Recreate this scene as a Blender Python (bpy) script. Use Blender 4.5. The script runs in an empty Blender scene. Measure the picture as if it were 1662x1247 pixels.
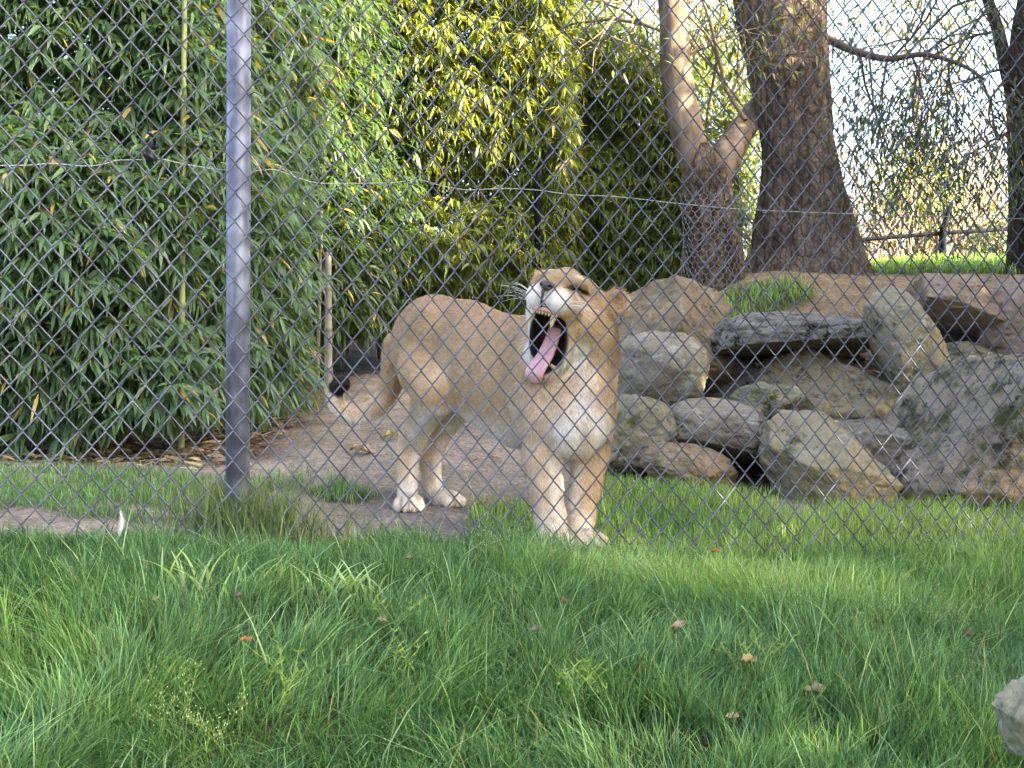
import bpy, math, random
import numpy as np
from mathutils import Vector

random.seed(7)
RNG = np.random.default_rng(11)
S = bpy.context.scene
COL = S.collection

# ------------------------------------------------------------------ camera
FPX, CX, CY, CZ = 2500.0, 831.0, 623.0, 0.6
cam_d = bpy.data.cameras.new('camera')
cam_d.sensor_width = 36.0
cam_d.lens = 36.0 * FPX / 1662.0
cam_d.clip_start, cam_d.clip_end = 0.05, 2000
cam = bpy.data.objects.new('camera', cam_d)
cam.location = (0, 0, CZ)
cam.rotation_euler = (math.pi / 2, 0, 0)
COL.objects.link(cam)
S.camera = cam

# ------------------------------------------------------------------ light
SUN_EL, SUN_AZ = math.radians(27), math.radians(112)   # azimuth clockwise from +Y (view direction)
W = bpy.data.worlds.new('World')
S.world = W
W.use_nodes = True
nt = W.node_tree
nt.nodes.clear()
sky = nt.nodes.new('ShaderNodeTexSky')
sky.sky_type = 'NISHITA'
sky.sun_disc = False
sky.sun_elevation = SUN_EL
sky.sun_rotation = SUN_AZ
sky.air_density = 0.6
sky.dust_density = 6.0
sky.ozone_density = 0.0
bg = nt.nodes.new('ShaderNodeBackground')
bg.inputs['Strength'].default_value = 0.15
wo = nt.nodes.new('ShaderNodeOutputWorld')
nt.links.new(sky.outputs[0], bg.inputs[0])
nt.links.new(bg.outputs[0], wo.inputs[0])
sun_d = bpy.data.lights.new('sun', 'SUN')
sun_d.energy = 4.0
sun_d.angle = math.radians(0.5)
sun_d.color = (1.0, 0.86, 0.62)
sun = bpy.data.objects.new('sun', sun_d)
sun_dir = Vector((math.cos(SUN_EL) * math.sin(SUN_AZ), math.cos(SUN_EL) * math.cos(SUN_AZ), math.sin(SUN_EL)))
sun.rotation_euler = sun_dir.to_track_quat('Z', 'Y').to_euler()
sun.location = sun_dir * 60
COL.objects.link(sun)
vs = S.view_settings
vs.view_transform = 'Standard'
vs.look = 'None'
vs.exposure = 3.4
vs.gamma = 1.0
vs.use_curve_mapping = False
S.cycles.max_bounces = 6
S.cycles.diffuse_bounces = 3
S.cycles.transmission_bounces = 3
S.cycles.caustics_reflective = False
S.cycles.caustics_refractive = False
S.cycles.use_denoising = True


# ------------------------------------------------------------------ helpers
def P(px, py, Y):
    """world point seen at photo pixel (px, py) at distance Y"""
    return np.array([(px - CX) / FPX * Y, Y, CZ + (CY - py) / FPX * Y])


def tag(o, label=None, cat=None, group=None, kind=None):
    if label: o['label'] = label
    if cat: o['category'] = cat
    if group: o['group'] = group
    if kind: o['kind'] = kind
    return o


def mesh_np(name, V, faces, cols=None, smooth=True, mat=None):
    """faces: list of int arrays (n,3) / (n,4)"""
    V = np.asarray(V, np.float32)
    me = bpy.data.meshes.new(name)
    faces = [np.asarray(f, np.int32) for f in faces if len(f)]
    nl = sum(f.size for f in faces)
    npoly = sum(len(f) for f in faces)
    me.vertices.add(len(V))
    me.vertices.foreach_set('co', V.ravel())
    me.loops.add(nl)
    me.loops.foreach_set('vertex_index', np.concatenate([f.ravel() for f in faces]))
    me.polygons.add(npoly)
    tot = np.concatenate([np.full(len(f), f.shape[1], np.int32) for f in faces])
    st = np.concatenate([[0], np.cumsum(tot)[:-1]]).astype(np.int32)
    me.polygons.foreach_set('loop_start', st)
    me.polygons.foreach_set('loop_total', tot)
    if smooth:
        me.polygons.foreach_set('use_smooth', np.ones(npoly, bool))
    if cols is not None:
        a = me.color_attributes.new('Col', 'FLOAT_COLOR', 'POINT')
        c = np.ones((len(V), 4), np.float32)
        c[:, :3] = cols
        a.data.foreach_set('color', c.ravel())
    me.update(calc_edges=True)
    if mat: me.materials.append(mat)
    return me


def link(name, me, parent=None, loc=None):
    o = bpy.data.objects.new(name, me)
    COL.objects.link(o)
    if loc is not None: o.location = loc
    if parent is not None:
        o.parent = parent
        o.matrix_parent_inverse = parent.matrix_basis.inverted()
    return o


def empty(name, loc):
    o = bpy.data.objects.new(name, None)
    o.location = loc
    o.empty_display_size = 0.1
    COL.objects.link(o)
    return o


def hash3(i, j, k, seed):
    h = (i.astype(np.int64) * 374761393 + j.astype(np.int64) * 668265263 + k.astype(np.int64) * 2147483647 + seed * 974711) & 0xFFFFFFFF
    h = ((h ^ (h >> 13)) * 1274126177) & 0xFFFFFFFF
    h = ((h ^ (h >> 16)) * 2246822519) & 0xFFFFFFFF
    return ((h ^ (h >> 15)) & 0xFFFFFF) / float(0xFFFFFF)


def noise(p, seed=0):
    """value noise 0..1, p (n,3)"""
    p = np.asarray(p, float)
    f = np.floor(p)
    t = p - f
    t = t * t * (3 - 2 * t)
    i, j, k = f[:, 0], f[:, 1], f[:, 2]
    r = 0
    for a in (0, 1):
        wa = t[:, 0] if a else 1 - t[:, 0]
        for b in (0, 1):
            wb = t[:, 1] if b else 1 - t[:, 1]
            for c in (0, 1):
                wc = t[:, 2] if c else 1 - t[:, 2]
                r = r + wa * wb * wc * hash3(i + a, j + b, k + c, seed)
    return r


def fbm(p, seed=0, oct=4, gain=0.5):
    p = np.asarray(p, float)
    r, a, s = 0, 1.0, 0
    for o in range(oct):
        r = r + a * noise(p * 2 ** o + 17.3 * o, seed + o)
        s += a
        a *= gain
    return r / s


def noise2(x, y, sc, seed=0, oct=3):
    return fbm(np.stack([x * sc, y * sc, np.zeros_like(x)], 1), seed, oct)


def sstep(a, b, x):
    t = np.clip((x - a) / (b - a), 0, 1)
    return t * t * (3 - 2 * t)


def tube(path, rad, n=8, cap=True, bump=None):
    """returns V, quads, tris"""
    path = np.asarray(path, float)
    m = len(path)
    rad = np.broadcast_to(np.asarray(rad, float), (m,))
    T = np.gradient(path, axis=0)
    T /= np.linalg.norm(T, axis=1)[:, None] + 1e-12
    ref = np.array([0, 0, 1.0]) if abs(T[0, 2]) < 0.9 else np.array([1.0, 0, 0])
    N = np.zeros_like(path)
    nprev = np.cross(T[0], ref)
    nprev /= np.linalg.norm(nprev)
    for i in range(m):
        nv = nprev - T[i] * np.dot(nprev, T[i])
        nv /= np.linalg.norm(nv) + 1e-12
        N[i] = nv
        nprev = nv
    B = np.cross(T, N)
    ang = np.arange(n) / n * 2 * np.pi
    ring = np.cos(ang)[None, :, None] * N[:, None, :] + np.sin(ang)[None, :, None] * B[:, None, :]
    R = rad[:, None, None]
    V = path[:, None, :] + ring * R
    if bump is not None:
        V = V + ring * bump(V.reshape(-1, 3), ang, m, n).reshape(m, n, 1)
    V = V.reshape(-1, 3)
    i = np.arange(m - 1)[:, None] * n
    j = np.arange(n)[None, :]
    j2 = (j + 1) % n
    q = np.stack([i + j, i + j2, i + n + j2, i + n + j], -1).reshape(-1, 4)
    t = np.zeros((0, 3), int)
    if cap:
        V = np.vstack([V, path[:1], path[-1:]])
        a, b = m * n, m * n + 1
        jj = np.arange(n)
        j2 = (jj + 1) % n
        t = np.vstack([np.stack([np.full(n, a), j2, jj], 1), np.stack([np.full(n, b), (m - 1) * n + jj, (m - 1) * n + j2], 1)])
    return V, q, t


class MB:
    def __init__(self):
        self.V, self.Q, self.T, self.C, self.n = [], [], [], [], 0

    def add(self, V, q=None, t=None, col=(1, 1, 1)):
        self.V.append(np.asarray(V, float))
        if q is not None and len(q): self.Q.append(np.asarray(q) + self.n)
        if t is not None and len(t): self.T.append(np.asarray(t) + self.n)
        c = np.asarray(col, float)
        if c.ndim == 1: c = np.broadcast_to(c, (len(V), 3))
        self.C.append(c)
        self.n += len(V)

    def tube(self, path, rad, n=6, col=(1, 1, 1), **k):
        V, q, t = tube(path, rad, n, **k)
        self.add(V, q, t, col)

    def mesh(self, name, mat=None, smooth=True):
        fs = []
        if self.Q: fs.append(np.vstack(self.Q))
        if self.T: fs.append(np.vstack(self.T))
        return mesh_np(name, np.vstack(self.V), fs, np.vstack(self.C), smooth, mat)

    def build(self, name, mat=None, parent=None, smooth=True):
        return link(name, self.mesh(name, mat, smooth), parent)


def spline(pts, n):
    """Catmull-Rom through pts (m,d)"""
    p = np.asarray(pts, float)
    p = np.vstack([2 * p[0] - p[1], p, 2 * p[-1] - p[-2]])
    m = len(p) - 3
    t = np.linspace(0, m - 1e-6, n)
    i = t.astype(int)
    u = (t - i)[:, None]
    a, b, c, d = p[i], p[i + 1], p[i + 2], p[i + 3]
    return 0.5 * (2 * b + (c - a) * u + (2 * a - 5 * b + 4 * c - d) * u ** 2 + (3 * b - a - 3 * c + d) * u ** 3)


def unit(v):
    v = np.asarray(v, float)
    return v / (np.linalg.norm(v, axis=-1, keepdims=True) + 1e-12)


# ------------------------------------------------------------------ materials
def new_mat(name):
    m = bpy.data.materials.new(name)
    m.use_nodes = True
    t = m.node_tree
    t.nodes.clear()
    out = t.nodes.new('ShaderNodeOutputMaterial')
    bs = t.nodes.new('ShaderNodeBsdfPrincipled')
    t.links.new(bs.outputs[0], out.inputs[0])
    return m, t, bs, out


def N(t, typ, **kw):
    n = t.nodes.new(typ)
    for k, v in kw.items():
        if k in n.inputs: n.inputs[k].default_value = v
        else: setattr(n, k, v)
    return n


def add_noise_mul(t, src, scale, lo, hi, coord='Object', detail=4.0, stretch=None):
    tc = N(t, 'ShaderNodeTexCoord')
    nz = N(t, 'ShaderNodeTexNoise')
    nz.inputs['Scale'].default_value = scale
    nz.inputs['Detail'].default_value = detail
    if stretch:
        mp = N(t, 'ShaderNodeMapping')
        mp.inputs['Scale'].default_value = stretch
        t.links.new(tc.outputs[coord], mp.inputs[0])
        t.links.new(mp.outputs[0], nz.inputs['Vector'])
    else:
        t.links.new(tc.outputs[coord], nz.inputs['Vector'])
    mr = N(t, 'ShaderNodeMapRange')
    mr.inputs['From Min'].default_value = 0.3
    mr.inputs['From Max'].default_value = 0.7
    mr.inputs['To Min'].default_value = lo
    mr.inputs['To Max'].default_value = hi
    t.links.new(nz.outputs['Fac'], mr.inputs['Value'])
    mx = N(t, 'ShaderNodeMix', data_type='RGBA', blend_type='MULTIPLY')
    mx.inputs['Factor'].default_value = 1.0
    t.links.new(src, mx.inputs['A'])
    t.links.new(mr.outputs[0], mx.inputs['B'])
    return mx.outputs['Result'], nz


def bump(t, bs, height, strength, dist=0.01):
    b = N(t, 'ShaderNodeBump')
    b.inputs['Strength'].default_value = strength
    b.inputs['Distance'].default_value = dist
    t.links.new(height, b.inputs['Height'])
    t.links.new(b.outputs[0], bs.inputs['Normal'])


def attr_mat(name, rough=0.6, spec=0.3, transl=0.0, tcol=(1.6, 1.5, 0.5), nscale=None, lo=0.8, hi=1.2, bmp=0.0, stretch=None, detail=4.0):
    m, t, bs, out = new_mat(name)
    at = N(t, 'ShaderNodeAttribute', attribute_name='Col')
    c = at.outputs['Color']
    if nscale:
        c, nz = add_noise_mul(t, c, nscale, lo, hi, stretch=stretch, detail=detail)
        if bmp: bump(t, bs, nz.outputs['Fac'], bmp, 0.02)
    t.links.new(c, bs.inputs['Base Color'])
    bs.inputs['Roughness'].default_value = rough
    bs.inputs['Specular IOR Level'].default_value = spec
    if transl > 0:
        tr = N(t, 'ShaderNodeBsdfTranslucent')
        mx = N(t, 'ShaderNodeMix', data_type='RGBA', blend_type='MULTIPLY')
        mx.inputs['Factor'].default_value = 1.0
        mx.inputs['B'].default_value = (*tcol, 1)
        t.links.new(c, mx.inputs['A'])
        t.links.new(mx.outputs['Result'], tr.inputs['Color'])
        ms = N(t, 'ShaderNodeMixShader')
        ms.inputs[0].default_value = transl
        t.links.new(bs.outputs[0], ms.inputs[1])
        t.links.new(tr.outputs[0], ms.inputs[2])
        t.links.new(ms.outputs[0], out.inputs[0])
    return m


M_LEAF = attr_mat('bamboo_leaf', rough=0.42, spec=0.45, transl=0.4, tcol=(2.6, 2.0, 0.5))
M_TREELEAF = attr_mat('tree_leaf', rough=0.5, spec=0.35, transl=0.3, tcol=(1.5, 1.5, 0.7))
M_GRASS = attr_mat('grass_blade', rough=0.45, spec=0.35, transl=0.35, tcol=(1.7, 1.6, 0.6))
M_DRY = attr_mat('dry_leaf', rough=0.7, spec=0.2, transl=0.15, tcol=(1.3, 1.1, 0.8), nscale=60, lo=0.7, hi=1.2)
M_CULM = attr_mat('bamboo_culm', rough=0.45, spec=0.4, nscale=20, lo=0.75, hi=1.15, stretch=(1, 1, 0.25))


def mk_bark():
    m, t, bs, out = new_mat('bark')
    at = N(t, 'ShaderNodeAttribute', attribute_name='Col')
    tc = N(t, 'ShaderNodeTexCoord')
    mp = N(t, 'ShaderNodeMapping')
    mp.inputs['Scale'].default_value = (1, 1, 0.38)
    t.links.new(tc.outputs['Object'], mp.inputs[0])
    n1 = N(t, 'ShaderNodeTexNoise')
    n1.inputs['Scale'].default_value = 9
    n1.inputs['Detail'].default_value = 6
    t.links.new(mp.outputs[0], n1.inputs['Vector'])
    ds = N(t, 'ShaderNodeMix', data_type='RGBA', blend_type='LINEAR_LIGHT')
    ds.inputs['Factor'].default_value = 0.05
    t.links.new(mp.outputs[0], ds.inputs['A'])
    t.links.new(n1.outputs['Color'], ds.inputs['B'])
    vo = N(t, 'ShaderNodeTexVoronoi', feature='DISTANCE_TO_EDGE')
    vo.inputs['Scale'].default_value = 17
    t.links.new(ds.outputs['Result'], vo.inputs['Vector'])
    n2 = N(t, 'ShaderNodeTexNoise')
    n2.inputs['Scale'].default_value = 45
    n2.inputs['Detail'].default_value = 8
    n2.inputs['Roughness'].default_value = 0.75
    t.links.new(tc.outputs['Object'], n2.inputs['Vector'])
    cr = N(t, 'ShaderNodeMapRange')
    cr.inputs['From Max'].default_value = 0.16
    cr.inputs['To Min'].default_value = 0.35
    cr.inputs['To Max'].default_value = 1.1
    t.links.new(vo.outputs['Distance'], cr.inputs['Value'])
    c2 = N(t, 'ShaderNodeMapRange')
    c2.inputs['From Min'].default_value = 0.38
    c2.inputs['From Max'].default_value = 0.62
    c2.inputs['To Min'].default_value = 0.55
    c2.inputs['To Max'].default_value = 1.4
    t.links.new(n2.outputs['Fac'], c2.inputs['Value'])
    mu = N(t, 'ShaderNodeMath', operation='MULTIPLY')
    t.links.new(cr.outputs[0], mu.inputs[0])
    t.links.new(c2.outputs[0], mu.inputs[1])
    mx = N(t, 'ShaderNodeMix', data_type='RGBA', blend_type='MULTIPLY')
    mx.inputs['Factor'].default_value = 1.0
    t.links.new(at.outputs['Color'], mx.inputs['A'])
    t.links.new(mu.outputs[0], mx.inputs['B'])
    t.links.new(mx.outputs['Result'], bs.inputs['Base Color'])
    bs.inputs['Roughness'].default_value = 0.95
    bs.inputs['Specular IOR Level'].default_value = 0.1
    bump(t, bs, mu.outputs[0], 1.0, 0.03)
    return m


M_BARK = mk_bark()
M_SMOOTHBARK = attr_mat('smooth_bark', rough=0.85, spec=0.15, nscale=16, lo=0.65, hi=1.25, bmp=0.6, stretch=(1, 1, 0.4), detail=9)
M_TWIG = attr_mat('twig', rough=0.85, spec=0.15)


def mk_ground():
    m, t, bs, out = new_mat('ground')
    at = N(t, 'ShaderNodeAttribute', attribute_name='Col')
    c, n1 = add_noise_mul(t, at.outputs['Color'], 5, 0.72, 1.2, detail=10)
    c, n2 = add_noise_mul(t, c, 42, 0.62, 1.3, detail=8)
    c, n3 = add_noise_mul(t, c, 130, 0.75, 1.2, detail=4)
    t.links.new(c, bs.inputs['Base Color'])
    bs.inputs['Roughness'].default_value = 0.95
    bs.inputs['Specular IOR Level'].default_value = 0.1
    ad = N(t, 'ShaderNodeMath', operation='ADD')
    t.links.new(n1.outputs['Fac'], ad.inputs[0])
    t.links.new(n2.outputs['Fac'], ad.inputs[1])
    bump(t, bs, ad.outputs[0], 1.0, 0.035)
    return m


M_GROUND = mk_ground()
M_FUR = attr_mat('lion_coat', rough=0.75, spec=0.15, nscale=55, lo=0.88, hi=1.1, detail=5)
M_HAIR = attr_mat('lion_fur', rough=0.7, spec=0.2)
M_FLESH = attr_mat('wet_flesh', rough=0.3, spec=0.5, nscale=60, lo=0.85, hi=1.1)
M_TOOTH = attr_mat('tooth_enamel', rough=0.3, spec=0.5)
M_DARKMETAL = attr_mat('dark_metal', rough=0.9, spec=0.05)
M_PLASTIC = attr_mat('insulator_plastic', rough=0.4, spec=0.5)
M_WHITEWIRE = attr_mat('polywire', rough=0.5, spec=0.4)


def mk_wire_mat():
    m, t, bs, out = new_mat('galvanised_wire')
    bs.inputs['Base Color'].default_value = (0.1, 0.105, 0.13, 1)
    bs.inputs['Metallic'].default_value = 0.25
    bs.inputs['Roughness'].default_value = 0.5
    tc = N(t, 'ShaderNodeTexCoord')
    nz = N(t, 'ShaderNodeTexNoise')
    nz.inputs['Scale'].default_value = 6
    t.links.new(tc.outputs['Object'], nz.inputs['Vector'])
    cr = N(t, 'ShaderNodeValToRGB')
    cr.color_ramp.elements[0].position = 0.35
    cr.color_ramp.elements[0].color = (0.05, 0.056, 0.076, 1)
    cr.color_ramp.elements[1].position = 0.7
    cr.color_ramp.elements[1].color = (0.13, 0.145, 0.195, 1)
    t.links.new(nz.outputs['Fac'], cr.inputs[0])
    t.links.new(cr.outputs[0], bs.inputs['Base Color'])
    return m


def mk_post_mat():
    m, t, bs, out = new_mat('galvanised_post')
    tc = N(t, 'ShaderNodeTexCoord')
    mp = N(t, 'ShaderNodeMapping')
    mp.inputs['Scale'].default_value = (11, 11, 3.2)
    t.links.new(tc.outputs['Object'], mp.inputs[0])
    nz = N(t, 'ShaderNodeTexNoise')
    nz.inputs['Scale'].default_value = 1.6
    nz.inputs['Detail'].default_value = 7
    nz.inputs['Distortion'].default_value = 0.6
    t.links.new(mp.outputs[0], nz.inputs['Vector'])
    cr = N(t, 'ShaderNodeValToRGB')
    e = cr.color_ramp.elements
    e[0].position, e[0].color = 0.36, (0.085, 0.09, 0.125, 1)
    e[1].position, e[1].color = 0.66, (0.32, 0.35, 0.45, 1)
    k = e.new(0.5)
    k.color = (0.155, 0.17, 0.235, 1)
    t.links.new(nz.outputs['Fac'], cr.inputs[0])
    # stains repeating with the wire mesh that rests on the post
    sx = N(t, 'ShaderNodeSeparateXYZ')
    t.links.new(tc.outputs['Object'], sx.inputs[0])
    m1 = N(t, 'ShaderNodeMath', operation='MULTIPLY')
    m1.inputs[1].default_value = 2 * math.pi / 0.095
    t.links.new(sx.outputs['Z'], m1.inputs[0])
    m2 = N(t, 'ShaderNodeMath', operation='SINE')
    t.links.new(m1.outputs[0], m2.inputs[0])
    m3 = N(t, 'ShaderNodeMath', operation='MULTIPLY_ADD')
    t.links.new(m2.outputs[0], m3.inputs[0])
    m3.inputs[1].default_value = 0.2
    t.links.new(nz.outputs['Fac'], m3.inputs[2])
    mr = N(t, 'ShaderNodeMapRange')
    mr.inputs['From Min'].default_value = 0.35
    mr.inputs['From Max'].default_value = 0.8
    mr.inputs['To Min'].default_value = 1.05
    mr.inputs['To Max'].default_value = 0.68
    t.links.new(m3.outputs[0], mr.inputs['Value'])
    mx = N(t, 'ShaderNodeMix', data_type='RGBA', blend_type='MULTIPLY')
    mx.inputs['Factor'].default_value = 1.0
    t.links.new(cr.outputs[0], mx.inputs['A'])
    t.links.new(mr.outputs[0], mx.inputs['B'])
    t.links.new(mx.outputs['Result'], bs.inputs['Base Color'])
    bs.inputs['Metallic'].default_value = 0.25
    bs.inputs['Roughness'].default_value = 0.55
    bump(t, bs, nz.outputs['Fac'], 0.15, 0.004)
    return m


M_WIRE, M_POST = mk_wire_mat(), mk_post_mat()


def rock_mat(name, c0, c1, dark=(0.035, 0.035, 0.028), moss=(0.075, 0.08, 0.03), lichen=(0.42, 0.42, 0.36), spot=0.6, mossy=0.5, seed=0.0):
    m, t, bs, out = new_mat(name)
    tc = N(t, 'ShaderNodeTexCoord')
    mp = N(t, 'ShaderNodeMapping')
    mp.inputs['Location'].default_value = (seed, seed * 1.7, seed * 0.3)
    t.links.new(tc.outputs['Object'], mp.inputs[0])

    def nz(sc, det=8, rough=0.6):
        n = N(t, 'ShaderNodeTexNoise')
        n.inputs['Scale'].default_value = sc
        n.inputs['Detail'].default_value = det
        n.inputs['Roughness'].default_value = rough
        t.links.new(mp.outputs[0], n.inputs['Vector'])
        return n.outputs['Fac']

    def ramp(v, a, b):
        r = N(t, 'ShaderNodeMapRange')
        r.inputs['From Min'].default_value = a
        r.inputs['From Max'].default_value = b
        t.links.new(v, r.inputs['Value'])
        return r.outputs[0]

    def mix(f, A, B):
        x = N(t, 'ShaderNodeMix', data_type='RGBA')
        t.links.new(f, x.inputs['Factor'])
        for s, k in ((A, 'A'), (B, 'B')):
            if isinstance(s, tuple): x.inputs[k].default_value = (*s, 1)
            else: t.links.new(s, x.inputs[k])
        return x.outputs['Result']
    a = nz(3.2)
    b = nz(11, 10, 0.7)
    c = nz(30, 6, 0.7)
    col = mix(ramp(a, 0.35, 0.65), c0, c1)
    col = mix(ramp(c, 0.2, 0.85), tuple(x * 0.62 for x in c0), col)
    col = mix(ramp(b, 0.54, 0.66), col, lichen)
    col = mix(ramp(nz(5.5, 9, 0.7), 0.62 - 0.14 * mossy, 0.70 - 0.1 * mossy), col, moss)
    col = mix(ramp(nz(8, 10, 0.78), 0.64 - 0.13 * spot, 0.69 - 0.11 * spot), col, dark)
    t.links.new(col, bs.inputs['Base Color'])
    bs.inputs['Roughness'].default_value = 0.9
    bs.inputs['Specular IOR Level'].default_value = 0.15
    ad = N(t, 'ShaderNodeMath', operation='ADD')
    t.links.new(b, ad.inputs[0])
    t.links.new(c, ad.inputs[1])
    bump(t, bs, ad.outputs[0], 0.8, 0.022)
    return m


# ------------------------------------------------------------------ terrain
def fenceY(X): return 5.29 + 0.331 * X


_cp = []
for px, py, Y in [(0, 1247, 3.45), (831, 1247, 3.6), (1662, 1247, 3.75), (0, 872, 4.766), (400, 884, 5.0), (831, 895, 5.29), (1640, 908, 5.92),
                  (100, 800, 6.1), (100, 745, 7.5), (350, 718, 8.0), (530, 612, 11), (760, 598, 11.6), (665, 830, 6.36), (735, 824, 6.5),
                  (905, 891, 5.66), (958, 890, 5.74), (600, 700, 8.2), (760, 700, 8.0), (1100, 815, 7.0), (1500, 842, 6.8), (1655, 838, 7.1),
                  (1060, 780, 7.8), (1300, 795, 7.7), (1550, 820, 7.6), (1250, 490, 10.2), (1310, 446, 11.5), (1165, 458, 11.0), (1600, 436, 12.6),
                  (1440, 432, 13.4), (1420, 520, 9.8), (1580, 500, 10.2), (1010, 600, 10.4)]:
    _cp.append(P(px, py, Y))
_cp += [np.array(v) for v in [(0, 0.5, -0.95), (-4, 1, -0.8), (4, 1, -1.0), (-4, 5, 0.2), (4.5, 5.5, -0.1), (-4, 8.5, 0.35), (-4, 13, 0.9), (0, 16, 1.4),
                              (6, 9, 0.9), (6.5, 13, 1.6), (5, 18, 1.65), (-5, 20, 1.4), (0, 24, 1.5), (9, 22, 1.6), (-9, 10, 0.6), (10, 8, 0.6), (-8, 3, -0.3), (8, 2, -0.9)]]
_cp = np.array(_cp)


def _tps_fit(c, reg=0.002):
    n = len(c)
    d = np.linalg.norm(c[:, None, :2] - c[None, :, :2], axis=2)
    K = d ** 2 * np.log(d + 1e-9) + np.eye(n) * reg
    Pm = np.hstack([np.ones((n, 1)), c[:, :2]])
    A = np.block([[K, Pm], [Pm.T, np.zeros((3, 3))]])
    return np.linalg.solve(A, np.concatenate([c[:, 2], [0, 0, 0]]))


_tw = _tps_fit(_cp)


def ground_z(x, y):
    x = np.atleast_1d(np.asarray(x, float))
    y = np.atleast_1d(np.asarray(y, float))
    out = np.empty(len(x))
    for s in range(0, len(x), 40000):
        xs, ys = x[s:s + 40000], y[s:s + 40000]
        d = np.sqrt((xs[:, None] - _cp[None, :, 0]) ** 2 + (ys[:, None] - _cp[None, :, 1]) ** 2)
        z = (d ** 2 * np.log(d + 1e-9)) @ _tw[:-3] + _tw[-3] + _tw[-2] * xs + _tw[-1] * ys
        far = sstep(9, 20, np.sqrt((xs / 1.0) ** 2 + (np.maximum(np.abs(ys - 9) - 3, 0)) ** 2))
        zf = np.clip(-0.9 + 0.16 * (ys + 2), -1.2, 1.5)
        out[s:s + 40000] = z * (1 - far) + zf * far
    return out


def gz(x, y): return float(ground_z([x], [y])[0])


def grass_density(x, y):
    """1 in grass, 0 in bare dirt"""
    n = noise2(x, y, 2.3, 5)
    n2 = noise2(x, y, 5.0, 9)
    front = sstep(0.12, -0.02, y - fenceY(x))
    strip = sstep(-0.82, -1.0, x) * sstep(5.08, 5.28, y + .5 * (n - .5)) * sstep(7.1, 6.8, y + .5 * (n2 - .5))
    rt = sstep(-0.05, 0.2, x + 0.15 * (5.6 - y) - 0.12 * sstep(5.7, 6.2, y)) * sstep(7.55, 7.25, y)
    mid = sstep(0.22, 0.12, np.hypot((x + 0.01) / 0.9, (y - 6.3) / 2.0))
    tuft = sstep(0.2, 0.1, np.hypot(x + 0.74, y - 6.6))
    crest = sstep(2.2, 2.8, x) * sstep(11.6, 12.2, y)
    m1 = sstep(0.35, 0.2, np.hypot((x - 1.65) * 0.8, (y - 10.3) / 1.2))
    enc = np.maximum(np.maximum(strip * .75, rt), 0) * sstep(0.32, 0.55, 0.65 * n + 0.35 * n2)
    enc = np.maximum(enc, rt * sstep(0.2, 0.4, n) * 0.8)
    return np.clip(np.maximum.reduce([front, enc, mid, tuft, crest, m1 * 0.8]), 0, 1)


def build_ground():
    def axis(lo, hi, fine0, fine1, step):
        a = np.arange(fine0, fine1, step)
        l, r = [], []
        s, v = step, fine0
        while v > lo:
            s *= 1.25
            v -= s
            l.append(v)
        s, v = step, a[-1]
        while v < hi:
            s *= 1.25
            v += s
            r.append(v)
        return np.concatenate([l[::-1], a, r])
    xs = axis(-400, 400, -3.6, 4.6, 0.045)
    ys = axis(-200, 700, 3.0, 13.5, 0.045)
    X, Y = np.meshgrid(xs, ys)
    x, y = X.ravel(), Y.ravel()
    z = ground_z(x, y)
    near = sstep(20, 12, np.hypot(x, y - 7))
    z = z + near * ((noise2(x, y, 3.0, 21, 4) - 0.5) * 0.05 + (noise2(x, y, 14.0, 22, 3) - 0.5) * 0.022)
    V = np.stack([x, y, z], 1)
    nx, ny = len(xs), len(ys)
    i = (np.arange(ny - 1)[:, None] * nx + np.arange(nx - 1)[None, :]).ravel()
    q = np.stack([i, i + 1, i + nx + 1, i + nx], 1)
    g = grass_density(x, y)[:, None]
    dn = noise2(x, y, 1.7, 31, 4)[:, None]
    dirt = np.array([0.265, 0.225, 0.18]) * (0.75 + 0.5 * dn)
    mound = (sstep(1.0, 1.5, x) * sstep(8.5, 9.5, y))[:, None]
    dirt = dirt * (1 - mound) + mound * np.array([0.36, 0.26, 0.15]) * (0.75 + 0.5 * dn)
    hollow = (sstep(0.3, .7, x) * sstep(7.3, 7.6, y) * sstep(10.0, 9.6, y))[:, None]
    dirt = dirt * (1 - hollow) + hollow * np.array([0.075, 0.058, 0.042])  # soil colour darkened to stand in for the shade among the rocks
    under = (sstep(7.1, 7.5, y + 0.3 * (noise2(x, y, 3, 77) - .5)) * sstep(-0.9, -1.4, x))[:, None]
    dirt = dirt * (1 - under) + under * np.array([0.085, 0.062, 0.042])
    soil = np.array([0.05, 0.06, 0.025]) * (0.7 + 0.6 * dn)
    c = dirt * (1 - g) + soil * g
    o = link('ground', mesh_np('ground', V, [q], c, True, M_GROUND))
    tag(o, kind='structure')


build_ground()


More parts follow.
